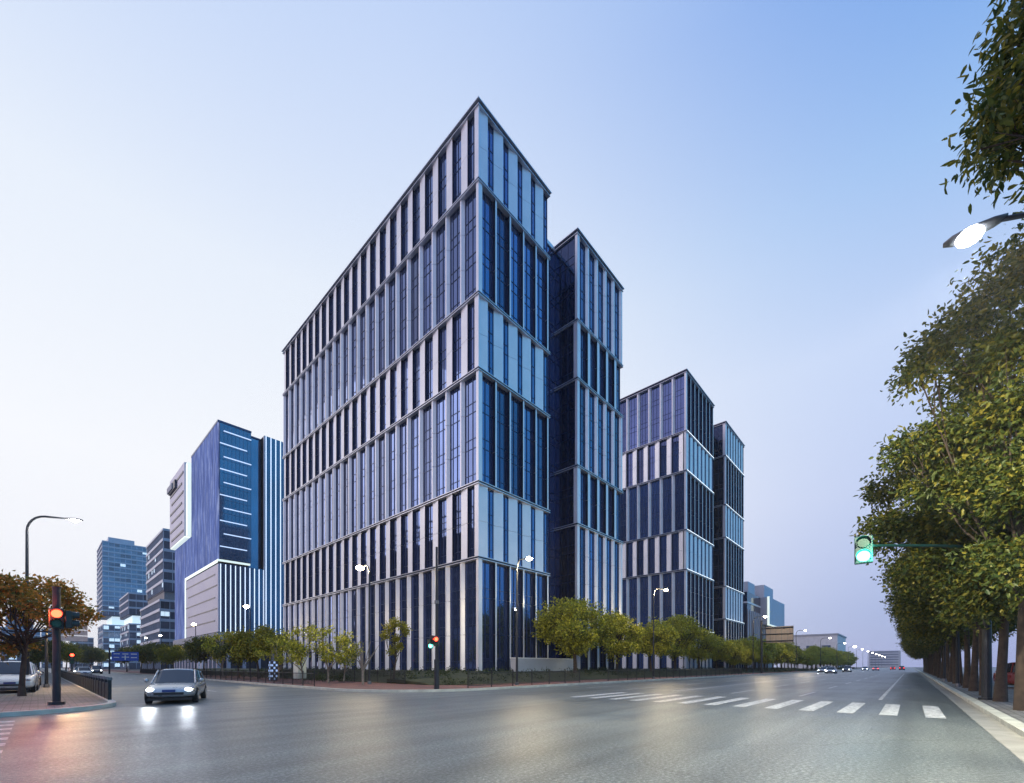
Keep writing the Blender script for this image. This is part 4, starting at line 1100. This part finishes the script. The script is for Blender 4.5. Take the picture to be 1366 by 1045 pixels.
# ------------------------------------------------------------------ sky, sun, camera
# haze: even air round the whole scene
hm = bpy.data.materials.new('haze_air'); hm.use_nodes = True; hn = hm.node_tree
for n_ in list(hn.nodes):
    if n_.type != 'OUTPUT_MATERIAL': hn.nodes.remove(n_)
pv = hn.nodes.new('ShaderNodeVolumePrincipled'); pv.inputs['Color'].default_value = (.86, .90, 1, 1); pv.inputs['Density'].default_value = .00028
pv.inputs['Anisotropy'].default_value = .2
hn.links.new(pv.outputs[0], [n_ for n_ in hn.nodes if n_.type == 'OUTPUT_MATERIAL'][0].inputs['Volume'])
MATS['haze_air'] = hm
mb = MB(); mb.box(-420, 1050, -420, 1000, -2.5, 96, 'haze_air'); tag(mb.build('haze'), 'faint bluish evening haze filling the streets', 'haze', kind='stuff')
S_AZ = R(128)
w = bpy.data.worlds.new('World'); scene.world = w; w.use_nodes = True
nt = w.node_tree; bg = nt.nodes['Background']
tc = N(nt, 'ShaderNodeTexCoord')
nrm = N(nt, 'ShaderNodeVectorMath', operation='NORMALIZE'); nt.links.new(tc.outputs['Generated'], nrm.inputs[0])
sep = N(nt, 'ShaderNodeSeparateXYZ'); nt.links.new(nrm.outputs[0], sep.inputs[0])
dot = N(nt, 'ShaderNodeVectorMath', operation='DOT_PRODUCT'); dot.inputs[1].default_value = (math.cos(R(109.5)), math.sin(R(109.5)), 0)
nt.links.new(nrm.outputs[0], dot.inputs[0])
A = ramp(nt, sep.outputs['Z'], SKY_A); B = ramp(nt, sep.outputs['Z'], SKY_B)
mr = N(nt, 'ShaderNodeMapRange', interpolation_type='SMOOTHSTEP'); mr.inputs['From Min'].default_value = SKY_D0; mr.inputs['From Max'].default_value = SKY_D1
nt.links.new(dot.outputs['Value'], mr.inputs['Value'])
mx = N(nt, 'ShaderNodeMix', data_type='RGBA'); nt.links.new(mr.outputs[0], mx.inputs[0]); nt.links.new(B, mx.inputs[6]); nt.links.new(A, mx.inputs[7])
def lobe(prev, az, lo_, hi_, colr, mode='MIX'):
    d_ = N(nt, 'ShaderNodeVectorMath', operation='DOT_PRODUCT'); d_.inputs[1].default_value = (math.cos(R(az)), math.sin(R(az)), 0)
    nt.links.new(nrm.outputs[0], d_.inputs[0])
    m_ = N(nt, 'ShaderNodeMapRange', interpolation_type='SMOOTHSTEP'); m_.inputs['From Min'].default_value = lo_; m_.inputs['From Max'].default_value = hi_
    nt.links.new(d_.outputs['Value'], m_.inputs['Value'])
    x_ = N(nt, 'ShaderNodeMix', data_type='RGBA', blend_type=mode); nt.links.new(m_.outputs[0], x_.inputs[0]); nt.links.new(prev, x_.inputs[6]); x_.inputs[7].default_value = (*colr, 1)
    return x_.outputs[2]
tot = lobe(mx.outputs[2], 160, .45, .85, (.92, .72, .88), 'MULTIPLY')  # lilac tint added to unseen sky, tuned for the long side's glass reflections
tot = lobe(tot, -62, .55, .75, (.28, 1.0, 1.16), 'MULTIPLY')  # cyan tint added beyond the view, shaped to colour the front glazing
sky = N(nt, 'ShaderNodeTexSky'); sky.sky_type = 'NISHITA'; sky.sun_disc = False
sky.sun_elevation = R(6); sky.sun_rotation = R(90) - S_AZ
sc = N(nt, 'ShaderNodeVectorMath', operation='SCALE'); sc.inputs['Scale'].default_value = .012; nt.links.new(sky.outputs[0], sc.inputs[0])
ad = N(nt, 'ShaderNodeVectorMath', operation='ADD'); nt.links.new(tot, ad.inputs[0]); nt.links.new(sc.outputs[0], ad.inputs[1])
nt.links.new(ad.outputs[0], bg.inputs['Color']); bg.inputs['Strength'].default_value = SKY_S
sl = bpy.data.lights.new('sun', 'SUN'); sl.energy = .55; sl.angle = R(40); sl.color = (1, .93, .90)
so = bpy.data.objects.new('sun', sl); COL.objects.link(so)
so.rotation_euler = Vector((math.cos(S_AZ) * math.cos(R(14)), math.sin(S_AZ) * math.cos(R(14)), math.sin(R(14)))).to_track_quat('Z', 'Y').to_euler()
cam = bpy.data.cameras.new('camera'); co = bpy.data.objects.new('camera', cam); COL.objects.link(co)
cam.sensor_width = 36; cam.lens = 36 * 580 / 1366; cam.shift_y = (889 - 522.5) / 1366; cam.clip_end = 4000; cam.clip_start = .1
co.location = (0, 0, CAM_H); co.rotation_euler = (R(90), 0, R(42.53 - 90))
scene.camera = co
scene.view_settings.view_transform = 'Standard'; scene.view_settings.look = 'None'
scene.view_settings.exposure = .3; scene.view_settings.gamma = 1
scene.cycles.use_denoising = True
scene.cycles.max_bounces = 6; scene.cycles.diffuse_bounces = 2; scene.cycles.glossy_bounces = 4; scene.cycles.transmission_bounces = 3
scene.cycles.sample_clamp_indirect = 4
